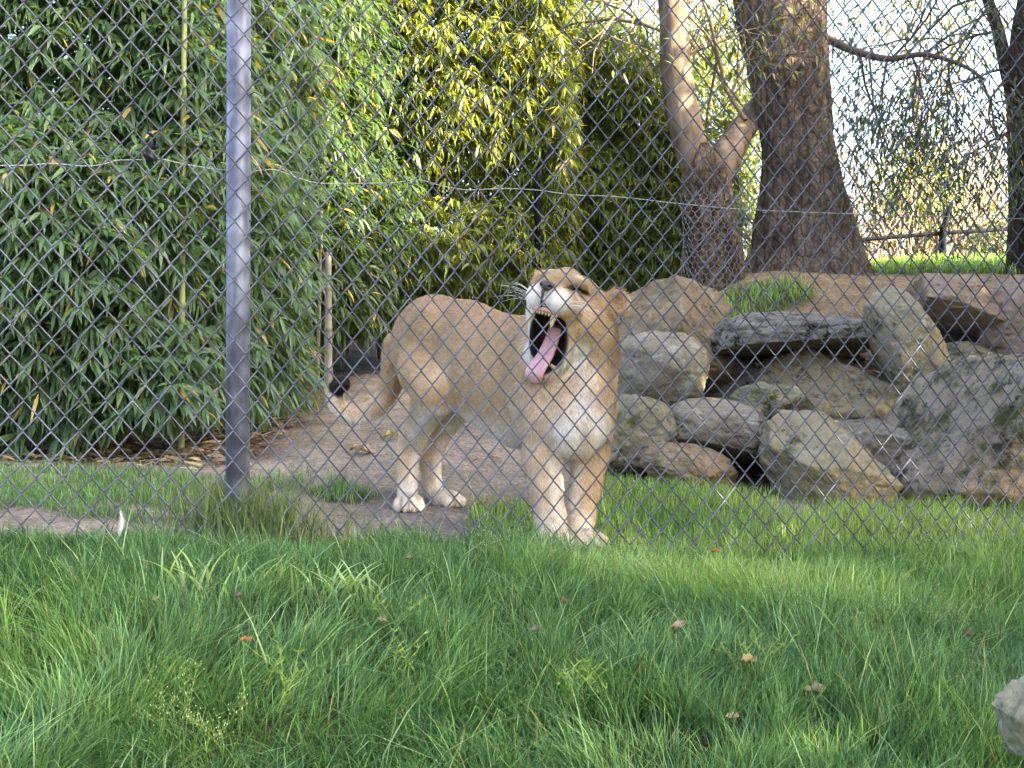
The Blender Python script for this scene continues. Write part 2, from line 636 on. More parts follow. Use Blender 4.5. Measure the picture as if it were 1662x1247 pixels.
# ------------------------------------------------------------------ grass
def blades(x, y, h, lean_dir, lean, w, col, z=None, tipcol=1.25):
    n = len(x)
    if z is None: z = ground_z(x, y) - 0.006
    base = np.stack([x, y, z], 1)
    ld = np.stack([np.cos(lean_dir), np.sin(lean_dir), np.zeros(n)], 1)
    fa = lean_dir + np.pi / 2 + RNG.normal(0, 0.7, n)
    wd = np.stack([np.cos(fa), np.sin(fa), np.zeros(n)], 1)
    ts = np.array([0, 0.35, 0.7, 1.0])
    ws = np.array([0.8, 1.0, 0.65, 0.0])
    pts = []
    for t, ww in zip(ts, ws):
        horiz = lean * t ** 1.7
        up = t * np.sqrt(np.maximum(1 - 0.5 * lean ** 2 * t, 0.12)) - 0.32 * np.maximum(lean - 0.75, 0) * t ** 3
        p = base + ld * (horiz * h)[:, None] + np.stack([np.zeros(n), np.zeros(n), up * h], 1)
        if ww > 0:
            pts += [p - wd * (w * ww / 2)[:, None], p + wd * (w * ww / 2)[:, None]]
        else:
            pts.append(p)
    V = np.stack(pts, 1).reshape(-1, 3)
    b = np.arange(n)[:, None] * 7
    q = np.vstack([b + np.array([0, 1, 3, 2]), b + np.array([2, 3, 5, 4])])
    t = b + np.array([4, 5, 6])
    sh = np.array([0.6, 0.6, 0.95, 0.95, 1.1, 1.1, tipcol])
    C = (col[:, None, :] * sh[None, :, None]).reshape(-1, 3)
    return V, q, t, C


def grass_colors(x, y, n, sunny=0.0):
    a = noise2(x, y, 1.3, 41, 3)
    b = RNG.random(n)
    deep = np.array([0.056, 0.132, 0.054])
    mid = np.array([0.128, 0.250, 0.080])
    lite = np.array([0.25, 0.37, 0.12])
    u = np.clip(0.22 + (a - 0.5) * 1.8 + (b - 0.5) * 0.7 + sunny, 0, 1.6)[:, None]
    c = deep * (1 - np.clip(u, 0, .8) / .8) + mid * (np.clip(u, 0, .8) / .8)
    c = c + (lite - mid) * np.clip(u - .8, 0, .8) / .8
    c *= RNG.uniform(0.5, 1.55, (n, 1))
    dry = RNG.random(n) < 0.012
    c[dry] = np.array([0.30, 0.25, 0.13])
    return c


def build_grass_front():
    nc = 3900
    cx = RNG.uniform(-2.2, 2.7, nc)
    cy = RNG.uniform(3.1, 6.2, nc)
    k = (np.abs(cx) < 0.36 * cy + 0.25) & (cy < fenceY(cx) + 0.06)
    cx, cy = cx[k], cy[k]
    m = len(cx)
    ch = (0.6 + 0.9 * noise2(cx, cy, 2.0, 57, 3)) * RNG.uniform(0.75, 1.2, m)
    cflop = noise2(cx, cy, 1.4, 51, 2) * 4 * np.pi + RNG.normal(0, 0.5, m)
    cfl = np.clip(noise2(cx, cy, 1.9, 59, 2) * 1.9 - 0.45 + RNG.normal(0, .15, m), 0.0, 1.0)
    clum = RNG.normal(0.13, 0.34, m)
    nb = RNG.integers(30, 84, m)
    i = np.repeat(np.arange(m), nb)
    n = len(i)
    off = RNG.normal(0, 0.030, (n, 2))
    x, y = cx[i] + off[:, 0], cy[i] + off[:, 1]
    k = y < fenceY(x) + 0.04 + 0.34 * sstep(.46, .64, noise2(x, y * 0.4, 2.6, 91, 2))
    x, y, i, off = x[k], y[k], i[k], off[k]
    n = len(x)
    fl = cfl[i]
    dx = off[:, 0] / 0.03 * 0.5 + fl * 1.3 * np.cos(cflop[i]) + RNG.normal(0, .55, n)
    dy = off[:, 1] / 0.03 * 0.5 + fl * 1.3 * np.sin(cflop[i]) + RNG.normal(0, .55, n)
    th = np.arctan2(dy, dx)
    lean = np.clip(np.hypot(dx, dy) * 0.62, 0.05, 1.2)
    df = fenceY(x) - y
    h = 0.115 * ch[i] * RNG.uniform(0.5, 1.3, n) * (0.42 + 0.5 * sstep(.5, .68, noise2(x, y, 3.0, 92, 2)) * sstep(.5, .1, df) + 0.58 * sstep(0.02, 0.55, df + 0.2 * (noise2(x, y, 2.5, 58, 2) - .5)))
    w = RNG.uniform(0.0016, 0.0043, n)
    sunny = 0.05 + 0.95 * sstep(0.75, 0.2, np.hypot((x - 0.62) / 1.4, (y - 4.95) / 0.5)) + 0.3 * sstep(-0.1, 1.2, x) * sstep(4.6, 5.2, y) + clum[i]  # sunlit patch near the fence painted into the blade colour; clumps vary at random
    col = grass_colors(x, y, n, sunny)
    # scattered longer arched blades, paler than the rest
    k = RNG.random(n) < 0.022
    h[k] *= RNG.uniform(1.3, 2.0, k.sum())
    lean[k] = np.clip(lean[k] + RNG.uniform(.1, .5, k.sum()), .3, 1.2)
    col[k] = np.array([.25, .38, .16]) * RNG.uniform(.8, 1.2, (k.sum(), 1))
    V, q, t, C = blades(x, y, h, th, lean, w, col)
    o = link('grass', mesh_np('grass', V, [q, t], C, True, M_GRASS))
    tag(o, 'deep green uncut grass filling the bank in front of the fence', 'grass', kind='stuff')


def build_grass_back():
    n0 = 360000
    x = RNG.uniform(-2.9, 4.6, n0)
    y = RNG.uniform(4.7, 14, n0)
    keep = RNG.random(n0) < np.where(y < 8, 0.9, 0.42)
    x, y = x[keep], y[keep]
    d = grass_density(x, y)
    k = (RNG.random(len(x)) < d ** 0.9) & (np.abs(x) < 0.36 * y + 0.3) & (y > fenceY(x) + 0.04)
    k &= ~((y > 7.5) & (y < 9.5))
    x, y = x[k], y[k]
    n = len(x)
    th = RNG.uniform(0, 2 * np.pi, n)
    h = (0.045 + 0.085 * noise2(x, y, 3.5, 61, 2)) * RNG.uniform(0.5, 1.3, n)
    h = np.where(x < -0.8, h * 0.7, h)
    lean = np.clip(RNG.normal(0.4, 0.22, n), 0.05, 1)
    w = RNG.uniform(0.0024, 0.005, n) * np.where(y > 9, 1.8, 1)
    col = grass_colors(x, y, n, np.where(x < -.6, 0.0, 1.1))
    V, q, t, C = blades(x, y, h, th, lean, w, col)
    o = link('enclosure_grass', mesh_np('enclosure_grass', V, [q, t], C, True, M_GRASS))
    tag(o, 'light green grass patches growing inside the lion enclosure', 'grass', kind='stuff')


build_grass_front()
build_grass_back()


# ------------------------------------------------------------------ boulders
def ico(sub):
    import bmesh
    bm = bmesh.new()
    bmesh.ops.create_icosphere(bm, subdivisions=sub, radius=1)
    V = np.array([v.co[:] for v in bm.verts])
    T = np.array([[v.index for v in f.verts] for f in bm.faces])
    bm.free()
    return V, T


ICO5 = ico(6)
ICO4 = ico(4)


def rot(axis, a):
    c, s = math.cos(a), math.sin(a)
    return {'x': np.array([[1, 0, 0], [0, c, -s], [0, s, c]]), 'y': np.array([[c, 0, s], [0, 1, 0], [-s, 0, c]]), 'z': np.array([[c, -s, 0], [s, c, 0], [0, 0, 1]])}[axis]


def boulder(name, box, Y, ry, mat, label, roll=0.0, power=2.6, seed=1, cuts=(), rough=0.13, yaw=0.0, pitch=0.0, group='boulders of the rock bank', extra=1.0):
    """box: x0,y0,x1,y1 in photo pixels at depth Y; ry half depth in metres"""
    x0, y0, x1, y1 = box
    c = P((x0 + x1) / 2, (y0 + y1) / 2, Y)
    rx, rz = (x1 - x0) / 2 / FPX * Y * extra, (y1 - y0) / 2 / FPX * Y * extra
    V, T = ICO5
    p = np.sign(V) * np.abs(V)
    k = (np.abs(V) ** power).sum(1) ** (1 / power)
    p = V / k[:, None]
    r = np.random.default_rng(seed)
    # broken planes
    for _ in range(7):
        nrm = unit(r.normal(0, 1, 3))
        d = r.uniform(0.72, 0.95)
        s = p @ nrm - d
        p = p - np.outer(np.maximum(s, 0) * 0.85, nrm)
    for (nv, d) in cuts:
        nv = unit(np.array(nv, float))
        s = p @ nv - d
        p = p - np.outer(np.maximum(s, 0) * 0.95, nv)
    q = p + seed * 3.1
    amp = (fbm(q * 1.3, seed, 3) - 0.5) * rough * 2.4 + (fbm(q * 4.5, seed + 7, 4, 0.55) - 0.5) * rough * 0.9
    rid = np.abs(fbm(q * np.array([2.2, 2.2, 3.4]), seed + 21, 3, 0.6) - 0.5) * 2
    amp = amp - 0.045 * np.clip(1 - rid / 0.10, 0, 1) ** 1.5
    p = p * (1 + amp)[:, None]
    p = p * np.array([rx, ry, rz])
    R = rot('z', yaw) @ rot('y', roll) @ rot('x', pitch)
    p = p @ R.T
    fine = (fbm((p + seed) * 16, seed + 13, 3) - 0.5) * 0.026
    p = p + unit(p) * fine[:, None]
    o = link(name, mesh_np(name, p, [T], None, True, mat), None, tuple(c))
    tag(o, label, 'rock', group)
    return o


RM_BROWN = rock_mat('sandstone_brown', (0.263, 0.198, 0.123), (0.382, 0.297, 0.189), lichen=(.36, .32, .25), spot=0.45, mossy=0.6, seed=1)
RM_GREY = rock_mat('sandstone_grey', (0.283, 0.244, 0.177), (0.408, 0.363, 0.265), spot=0.45, mossy=0.4, seed=4)
RM_GREEN = rock_mat('sandstone_mossy', (0.263, 0.244, 0.159), (0.382, 0.349, 0.236), spot=0.55, mossy=0.7, seed=8)
RM_CREAM = rock_mat('sandstone_cream', (0.375, 0.32, 0.203), (0.491, 0.435, 0.29), spot=0.4, mossy=0.45, seed=11)
RM_MOTTLE = rock_mat('sandstone_mottled', (0.356, 0.283, 0.201), (0.474, 0.389, 0.282), lichen=(.37, .33, .28), spot=0.75, mossy=0.95, seed=15)
RM_BLACK = rock_mat('sandstone_blotched', (0.22, 0.20, 0.17), (0.37, 0.335, 0.28), dark=(0.014, 0.013, 0.012), spot=0.75, mossy=0.4, seed=19)  # grey stone with scattered near-black patches
RM_ORANGE = rock_mat('sandstone_lichen', (0.329, 0.27, 0.165), (0.434, 0.376, 0.236), lichen=(0.38, 0.20, 0.06), spot=0.75, mossy=0.6, seed=23)
RM_PINK = rock_mat('sandstone_pink', (0.434, 0.303, 0.212), (0.553, 0.409, 0.294), spot=0.2, mossy=0.2, seed=27)

boulder('boulder', (985, 440, 1215, 650), 9.0, 0.45, RM_BROWN, 'tall peaked brown boulder with a reddish face right of the head of the lioness', seed=3, cuts=[((0.75, -0.5, 0.45), 0.52), ((-0.6, -0.5, 0.7), 0.62)], power=2.2)
boulder('boulder', (985, 540, 1148, 700), 8.4, 0.36, RM_GREY, 'smooth domed grey boulder below the tall peaked one', seed=5, rough=0.06)
boulder('boulder', (930, 642, 1100, 770), 7.95, 0.33, RM_GREEN, 'long greenish rock directly behind the chest of the lioness', seed=7, rough=0.07)
boulder('boulder', (1075, 646, 1258, 752), 8.0, 0.34, RM_GREY, 'long low grey boulder with a rounded top left of the cream rock', seed=9, roll=0.12, rough=0.07)
boulder('boulder', (1035, 722, 1200, 815), 7.55, 0.25, RM_BROWN, 'low flat brown rock at the grass edge under the long grey boulders', seed=12, roll=0.22, power=2.2)
boulder('boulder', (1150, 502, 1435, 606), 8.9, 0.50, RM_BLACK, 'wide black-blotched slab that roofs the hollow in the rock bank', seed=14, roll=-0.05, power=3.2, cuts=[((0, -0.35, -1), 0.35)])
boulder('boulder', (1408, 462, 1522, 650), 8.5, 0.26, RM_CREAM, 'pale slab leaning down to the right beside the black slab', seed=16, roll=-0.42, power=3.0, rough=0.07)
boulder('boulder', (1215, 575, 1520, 730), 8.75, 0.42, RM_ORANGE, 'broad rock with orange lichen deep under the black slab', seed=18, roll=0.15)
boulder('boulder', (1185, 622, 1315, 700), 8.1, 0.24, RM_GREEN, 'small green-grey rock at the mouth of the hollow', seed=20)
boulder('boulder', (1228, 664, 1462, 830), 7.55, 0.34, RM_CREAM, 'cream wedge-shaped boulder standing in the grass front', seed=22, roll=0.30, power=2.3, cuts=[((0.55, -0.2, 0.8), 0.55)])
boulder('boulder', (1315, 668, 1495, 790), 8.0, 0.33, RM_GREY, 'flat-topped grey slab wedged behind the cream boulder', seed=24, power=4.0, cuts=[((0, 0, 1), 0.72)])
boulder('boulder', (1440, 585, 1760, 880), 7.7, 0.50, RM_MOTTLE, 'large mottled boulder spotted with dark moss', seed=26, power=2.8, cuts=[((-0.7, -0.3, 0.6), 0.62)])
boulder('boulder', (1470, 438, 1655, 562), 9.6, 0.45, RM_PINK, 'rounded brown boulder overhanging a dark gap high in the bank', seed=28, roll=0.18, cuts=[((-0.3, -0.3, -1), 0.45)])
boulder('boulder', (1600, 450, 1780, 610), 9.4, 0.45, RM_PINK, 'pinkish brown boulder highest on the bank, cut by the right edge', seed=30)
boulder('boulder', (1480, 555, 1640, 640), 9.3, 0.40, RM_GREEN, 'dark shaded rock under the overhanging brown boulder', seed=33)
boulder('boulder', (1135, 585, 1240, 700), 9.05, 0.30, RM_BLACK, 'black rock filling the left side of the hollow', seed=35)
boulder('boulder', (1612, 1078, 1760, 1262), 3.45, 0.12, RM_CREAM, 'jagged pale brown rock in the near corner of the grass', seed=37, power=2.0, cuts=[((-0.8, -0.2, -0.5), 0.55), ((-0.6, -0.3, 0.7), 0.6)], group='loose rocks on the near grass')



boulder('boulder', (1370, 545, 1500, 660), 9.3, 0.3, RM_BLACK, 'dark rock added to fill in the shade behind the leaning pale slab', seed=39)  # extra dark rock, added to deepen the shade in this gap
# ------------------------------------------------------------------ bamboo
def leaves_mesh(p, d, L, Wd, col, droop=0.25, quad=True):
    """p base, d unit direction, leaf lying roughly flat with its normal up/outward"""
    n = len(p)
    up = unit(RNG.normal(0, 0.45, (n, 3)) + np.array([0, -0.35, 0.8]))
    s = unit(np.cross(d, up))
    dn = np.array([0, 0, -1.0])
    L_, W_ = L[:, None], Wd[:, None]
    if quad:
        a = p
        m1 = p + d * L_ * 0.3 + dn * L_ * droop * 0.06
        m2 = p + d * L_ * 0.68 + dn * L_ * droop * 0.36
        e = p + d * L_ * 0.97 + dn * L_ * droop * 0.85
        fold = unit(np.cross(s, d)) * W_ * 0.12
        V = np.stack([a, m1 - s * W_ * .5 + fold, m1 + s * W_ * .5 + fold, m2 - s * W_ * .36 + fold, m2 + s * W_ * .36 + fold, e], 1).reshape(-1, 3)
        b = np.arange(n)[:, None] * 6
        q = b + np.array([1, 2, 4, 3])
        t = np.vstack([b + np.array([0, 2, 1]), b + np.array([3, 4, 5])])
        C = np.repeat(col, 6, 0)
        return V, q, t, C
    m1 = p + d * L_ * 0.4 + dn * L_ * droop * 0.15
    e = p + d * L_ + dn * L_ * droop
    V = np.stack([p, m1 - s * W_ * .5, e, m1 + s * W_ * .5], 1).reshape(-1, 3)
    b = np.arange(n)[:, None] * 4
    q = b + np.array([0, 1, 2, 3])
    return V, q, np.zeros((0, 3), int), np.repeat(col, 4, 0)


def sprays(org, outd, nleaf, twig, L, Wd, hang=0.5):
    """expand spray origins into leaves"""
    m = len(org)
    idx = np.repeat(np.arange(m), nleaf)
    t = np.tile(np.linspace(0.15, 1, nleaf), m)
    td = unit(outd + RNG.normal(0, 0.35, (m, 3)) + np.array([0, 0, -0.25 * hang]))
    side = unit(np.cross(td, np.array([0, 0, 1.0])) + RNG.normal(0, .15, (m, 3)))
    sg = np.tile(np.where(np.arange(nleaf) % 2 == 0, 1.0, -1.0), m)
    p = org[idx] + td[idx] * (t * twig)[:, None]
    fan = np.tile(np.linspace(1.1, 0.25, nleaf), m)
    d = unit(td[idx] * 0.8 + side[idx] * (sg * fan)[:, None] + np.array([0, 0, -1.0]) * (hang * RNG.uniform(0.4, 1.5, len(idx)))[:, None] + RNG.normal(0, 0.22, (len(idx), 3)))
    n = len(p)
    return p, d, L * RNG.uniform(0.6, 1.2, n), Wd * RNG.uniform(0.7, 1.25, n), idx


def leaf_cols(n, idx, base=(0.055, 0.105, 0.038), yel=0.035, m=None, var=0.3):
    g = RNG.uniform(1 - var, 1 + var, (idx.max() + 1, 1))[idx]
    c = np.array(base) * g * RNG.uniform(0.8, 1.2, (n, 1))
    warm = RNG.random(n)[:, None]
    c = c * (1 + np.array([0.35, 0.12, -0.1]) * (warm - 0.4))
    y = RNG.random(n) < yel
    c[y] = np.array([0.42, 0.33, 0.10]) * RNG.uniform(0.6, 1.1, (y.sum(), 1))
    return c


def bamboo(label, xr, yfun, zr, n_spray, L, Wd, depth, culms, base, quad=True, yel=0.03, nleaf=9, parts=0, topfun=None, hang=0.55, bulge=0.4, group='bamboo clumps', out=(0.1, -1, 0.1), seedn=0, hol=0.35, foot=0.12):
    xc = (xr[0] + xr[1]) / 2
    yc = float(yfun(np.array([xc]), np.array([1.0]))[0]) + depth * 0.6
    root = empty('bamboo_clump', (xc, yc, gz(xc, yc)))
    tag(root, label, 'bamboo', group)
    x = RNG.uniform(xr[0], xr[1], n_spray * 2)
    z = RNG.uniform(zr[0], zr[1], n_spray * 2)
    nz_ = fbm(np.stack([x * 1.9, z * 1.9, np.full_like(x, seedn)], 1), 71 + seedn, 3)
    y0 = yfun(x, z)
    gzv = ground_z(x, y0)
    k = (z > gzv + foot + 0.25 * (nz_ - 0.3))
    if topfun is not None: k &= z < topfun(x) + (nz_ - 0.5) * 0.9 + RNG.normal(0, 0.22, len(x))
    # hollows: thin out where the noise is low
    k &= RNG.random(len(x)) < hol + 1.3 * sstep(0.3, 0.55, nz_)
    x, z, nz_, y0 = x[k][:n_spray], z[k][:n_spray], nz_[k][:n_spray], y0[k][:n_spray]
    m = len(x)
    y = y0 - (nz_ - 0.5) * 2 * bulge + RNG.exponential(0.33, m) * depth
    org = np.stack([x, y, z], 1)
    outd = np.tile(np.array(out, float), (m, 1)) + RNG.normal(0, 0.55, (m, 3))
    p, d, LL, WW, idx = sprays(org, unit(outd), nleaf, L * 1.1, L, Wd, hang)
    col = leaf_cols(len(p), idx, base, yel)
    # the leaves that show largest become parts of their own
    if parts:
        front = (p[:, 1] - yfun(p[:, 0], p[:, 2]))
        px = CX + p[:, 0] / p[:, 1] * FPX
        py = CY - (p[:, 2] - CZ) / p[:, 1] * FPX
        vis = (px > 0) & (px < 1662) & (py > 0) & (py < 760)
        score = np.where(vis, -front + RNG.normal(0, 0.10, len(p)) + (LL - L) * 2, -99)
        sel = np.argsort(score)[::-1][:parts]
        mask = np.zeros(len(p), bool)
        mask[sel] = True
        protos = []
        for kk in range(8):
            c = leaf_cols(1, np.array([0]), np.array(base) * (1.15 + 0.05 * kk), 0.0)
            if kk == 7: c = np.array([[0.40, 0.30, 0.09]])
            bx = np.array([[0, 0, 0], [.3, -.075, .012], [.3, .075, .012], [.66, -.052, -.05], [.66, .052, -.05], [.97, 0, -.16], [.3, 0, -.006], [.66, 0, -.07]])
            me = mesh_np('leaf', bx, [np.array([[1, 6, 7, 3], [6, 2, 4, 7]]), np.array([[0, 6, 1], [0, 2, 6], [3, 7, 5], [7, 4, 5]])], np.repeat(c, 8, 0), True, M_LEAF)
            protos.append(me)
        from mathutils import Matrix
        inv = root.matrix_basis.inverted()
        for i in sel:
            kk = 7 if random.random() < 0.03 else random.randrange(7)
            o = bpy.data.objects.new('leaf', protos[kk])
            COL.objects.link(o)
            o.parent = root
            o.matrix_parent_inverse = inv
            X = Vector(d[i]).normalized()
            Zv = Vector((random.gauss(0, .4), -0.5 + random.gauss(0, .3), 0.8))
            Yv = Zv.cross(X).normalized()
            Zv = X.cross(Yv)
            Mx = Matrix((X, Yv, Zv)).transposed().to_4x4()
            s = LL[i] * 1.08
            o.matrix_basis = Matrix.Translation(Vector(p[i])) @ Mx @ Matrix.Diagonal((s, s, s, 1))
        k2 = ~mask
        p, d, LL, WW, col = p[k2], d[k2], LL[k2], WW[k2], col[k2]
    V, q, t, C = leaves_mesh(p, d, LL, WW, col, 0.3, quad)
    fo = link('foliage', mesh_np('foliage', V, [q, t], C, True, M_LEAF), root)
    fo['kind'] = 'stuff'
    for (bx, by, h, r, lx, ccol) in culms:
        mb = MB()
        z0 = gz(bx, by) - 0.05
        nn = int(h / 0.26)
        path, rad = [], []
        for s in range(nn):
            zz = z0 + s * 0.26
            dx = lx * (s / nn) ** 1.3
            for dz, rr in ((0, 1.12), (0.012, 1.14), (0.024, 0.96), (0.14, 0.97), (0.245, 1.0)):
                path.append((bx + dx, by, zz + dz))
                rad.append(r * rr * (1 - 0.4 * s / nn))
        cc = np.array(ccol)
        cols = np.repeat(np.tile(np.array([0.55, 0.8, 1.15, 1.0, 1.0]), nn), 8)[:, None] * cc
        Vt, qt, tt = tube(path, rad, 8)
        mb.add(Vt, qt, tt, np.vstack([cols, np.tile(cc, (2, 1))]))
        mb.build('culm', M_CULM, root)
    return root


GREY_CULM, GREEN_CULM, TAN_CULM = (0.30, 0.27, 0.20), (0.22, 0.26, 0.07), (0.33, 0.25, 0.13)
bamboo('dense dark green bamboo clump with big hanging leaves behind the left part of the fence', (-3.7, -1.2),
       lambda x, z: 7.45 + 1.3 * sstep(-1.65, -1.1, x) + 0.25 * sstep(1.0, 2.5, z) + 0.12 * np.sin(x * 3.1), (0.25, 3.7), 9300, 0.128, 0.0215, 0.9,
       [(P(294, 300, 7.62)[0], 7.62, 3.6, 0.018, 0.03, (.19, .22, .08))] + [(-3.2 + 0.33 * i, 8.3 + 0.2 * (i % 3), 4.0, 0.017, 0.1 * ((i % 3) - 1), TAN_CULM) for i in range(6)],
       (0.075, 0.14, 0.07), parts=290, seedn=1, hol=0.55)
bamboo('feathery bright green bamboo just right of the fence post', (-1.75, -0.72),
       lambda x, z: 10.3 + 1.0 * sstep(-1.3, -0.7, x) + 0.0 * z, (0.7, 4.4), 4200, 0.13, 0.020, 0.9,
       [(P(533, 500, 9.85)[0], 9.85, 1.25, 0.029, 0.0, (.2, .18, .14)), (P(516, 500, 9.95)[0], 9.95, 1.3, 0.012, 0.03, (.2, .17, .10))],
       (0.046, 0.088, 0.030), seedn=2, bulge=0.3, hol=0.7, foot=0.42, topfun=lambda x: 3.6 + 0.0 * x)
bamboo('tall sunlit yellow-green bamboo rising above the back of the lioness', (-2.9, 0.42),
       lambda x, z: 11.35 + 0.0 * x - 0.15 * sstep(2, 3.5, z), (0.8, 4.7), 15000, 0.115, 0.020, 1.2,
       [(-1.6 + 0.27 * i, 11.9 + 0.17 * ((i * 7) % 4), 4.0, 0.02, 0.15 * (((i * 5) % 3) - 1), TAN_CULM) for i in range(8)],
       (0.135, 0.18, 0.04), quad=False, seedn=3, hang=0.7, bulge=0.3, hol=0.7, foot=0.3)
bamboo('dark bamboo thicket between the lioness head and the forked tree', (0.22, 1.7),
       lambda x, z: 12.0 - .3 * sstep(.5, 1.3, x), (0.85, 3.6), 5600, 0.115, 0.020, 1.0,
       [(0.5 + 0.2 * i, 12.7 + 0.1 * (i % 2), 2.6, 0.015, 0.1, TAN_CULM) for i in range(5)],
       (0.14, 0.19, 0.06), quad=False, seedn=4, bulge=0.25, hol=0.8, topfun=lambda x: 3.05 - 0.55 * sstep(1.0, 1.7, x))


# ------------------------------------------------------------------ trees
def bark_bump(amp, seed):
    def f(V, ang, m, n):
        q = V * np.array([9, 9, 2.2])
        return (np.abs(fbm(q, seed, 4, 0.6) - 0.5) * -2.0 + 0.25) * amp + (fbm(V * np.array([3, 3, 1.2]), seed + 5, 2) - 0.5) * amp * 1.5
    return f


def bark_cols(V, c0, c1, seed, k=(5, 5, 1.4)):
    f = sstep(0.35, 0.65, 0.5 * fbm(V * np.array(k), seed, 4, 0.6) + 0.5 * fbm(V * np.array([17, 17, 6.0]), seed + 9, 3, 0.6))[:, None]
    return np.array(c0) * (1 - f) + np.array(c1) * f


def limb(parent, name, pts, rads, n_seg, n_side, c0, c1, amp, seed, mat=None):
    pr = spline(np.hstack([np.asarray(pts, float), np.asarray(rads, float)[:, None]]), n_seg)
    V, q, t = tube(pr[:, :3], pr[:, 3], n_side, bump=bark_bump(amp, seed) if amp else None)
    return link(name, mesh_np(name, V, [q, t], bark_cols(V, c0, c1, seed), True, mat or M_BARK), parent)


def twigs(mb, ends, start, d, L, r, depth, rs, col, grav=0.0, spread=0.6, nseg=5, kids=3):
    p = np.array(start, float)
    d = unit(np.array(d, float))
    path, rad = [p.copy()], [r]
    for s in range(nseg):
        d = unit(d + rs.normal(0, 0.16, 3) + np.array([0, 0, -grav]))
        p = p + d * L / nseg
        path.append(p.copy())
        rad.append(r * (1 - 0.75 * (s + 1) / nseg))
        if depth == 0: ends.append((p.copy(), d.copy()))
    mb.tube(path, rad, 4 if r < 0.012 else 6, col, cap=False)
    if depth > 0:
        for k in range(kids):
            i = rs.integers(1, nseg + 1)
            dd = unit(d + rs.normal(0, spread, 3))
            twigs(mb, ends, path[i], dd, L * rs.uniform(0.5, 0.75), rad[i] * 0.75 + 0.001, depth - 1, rs, col, grav, spread, nseg, kids)


def leaf_cloud(ends, n, L, Wd, base, rs, yel=0.05, hang=0.6, jit=0.12):
    e = np.array([a for a, b in ends])
    dd = np.array([b for a, b in ends])
    idx = rs.integers(0, len(e), n)
    p = e[idx] + rs.normal(0, jit, (n, 3))
    d = unit(dd[idx] + rs.normal(0, 0.7, (n, 3)) + np.array([0, 0, -hang]))
    c = leaf_cols(n, idx, base, yel)
    return leaves_mesh(p, d, L * rs.uniform(.6, 1.2, n), Wd * rs.uniform(.7, 1.2, n), c, 0.2, False)


def cloud_ends(c, r, n, rs):
    v = unit(rs.normal(0, 1, (n, 3))) * (rs.random((n, 1)) ** 0.4) * np.array(r)
    q = np.array(c) + v
    keep = fbm(q * 1.1, 91, 3) > 0.43
    q = q[keep]
    return [(a, unit(a - np.array(c))) for a in q]


BARK_A, BARK_B = (0.17, 0.13, 0.098), (0.43, 0.335, 0.25)
# big straight trunk
bt = P(1310, 446, 11.6)
big = empty('large_tree', (bt[0], 11.6, gz(bt[0], 11.6)))
tag(big, 'massive tree with furrowed dark bark and a flared base on the mound', 'tree')
g0 = gz(bt[0], 11.6) - 0.15
pts = [(bt[0] + 0.0, 11.6, g0), (bt[0] - 0.01, 11.6, g0 + 0.22), (bt[0] - 0.02, 11.6, g0 + .5), (P(1295, 0, 11.6)[0], 11.6, P(0, 250, 11.6)[2]), (P(1278, 0, 11.6)[0], 11.6, P(0, 100, 11.6)[2]), (P(1265, 0, 11.6)[0], 11.6, P(0, -60, 11.6)[2]), (P(1255, 0, 11.6)[0], 11.7, 6.0), (1.9, 11.9, 8.5)]
limb(big, 'trunk', pts, [0.54, 0.45, 0.365, 0.28, 0.30, 0.33, 0.29, 0.16], 260, 110, BARK_A, BARK_B, 0.06, 101)
rs = np.random.default_rng(5)
mb, ends = MB(), []
BC = (0.10, 0.08, 0.065)
mb.tube(spline([P(1335, 58, 11.6), P(1380, 80, 11.5), P(1440, 95, 11.4), P(1500, 88, 11.3), P(1560, 105, 11.2), P(1600, 130, 11.1)], 24), np.linspace(0.035, 0.01, 24), 7, BC)
for (a, b, L) in [((1440, 95), (-0.1, 0, -1), .6), ((1410, 88), (0.15, -.2, -1), .75), ((1480, 90), (0.3, 0, -1), 0.55), ((1540, 100), (0.2, 0, -1), 0.5), ((1585, 120), (.3, 0, -0.6), 0.55), ((1500, 88), (0.5, 0, .4), 0.8), ((1450, 92), (0.4, 0, .7), 0.9), ((1395, 84), (0.3, .2, -0.8), 1.3)]:
    twigs(mb, ends, P(*a, 11.4), b, L, 0.011, 2, rs, BC, 0.06, 0.5)
mb.build('branches', M_TWIG, big)
V, q, t, C = leaf_cloud(ends, 2400, 0.075, 0.018, (0.06, 0.09, 0.05), rs, jit=0.10)
f = link('leaf_sprays', mesh_np('leaf_sprays', V, [q, t], C, True, M_TREELEAF), big)
f['kind'] = 'stuff'
ends = cloud_ends((2.2, 12.0, 8.6), (3.6, 3.2, 2.4), 9000, rs)
V, q, t, C = leaf_cloud(ends, 16000, 0.16, 0.05, (0.06, 0.09, 0.04), rs, jit=0.2)
f = link('crown', mesh_np('crown', V, [q, t], C, True, M_TREELEAF), big)
f['kind'] = 'stuff'

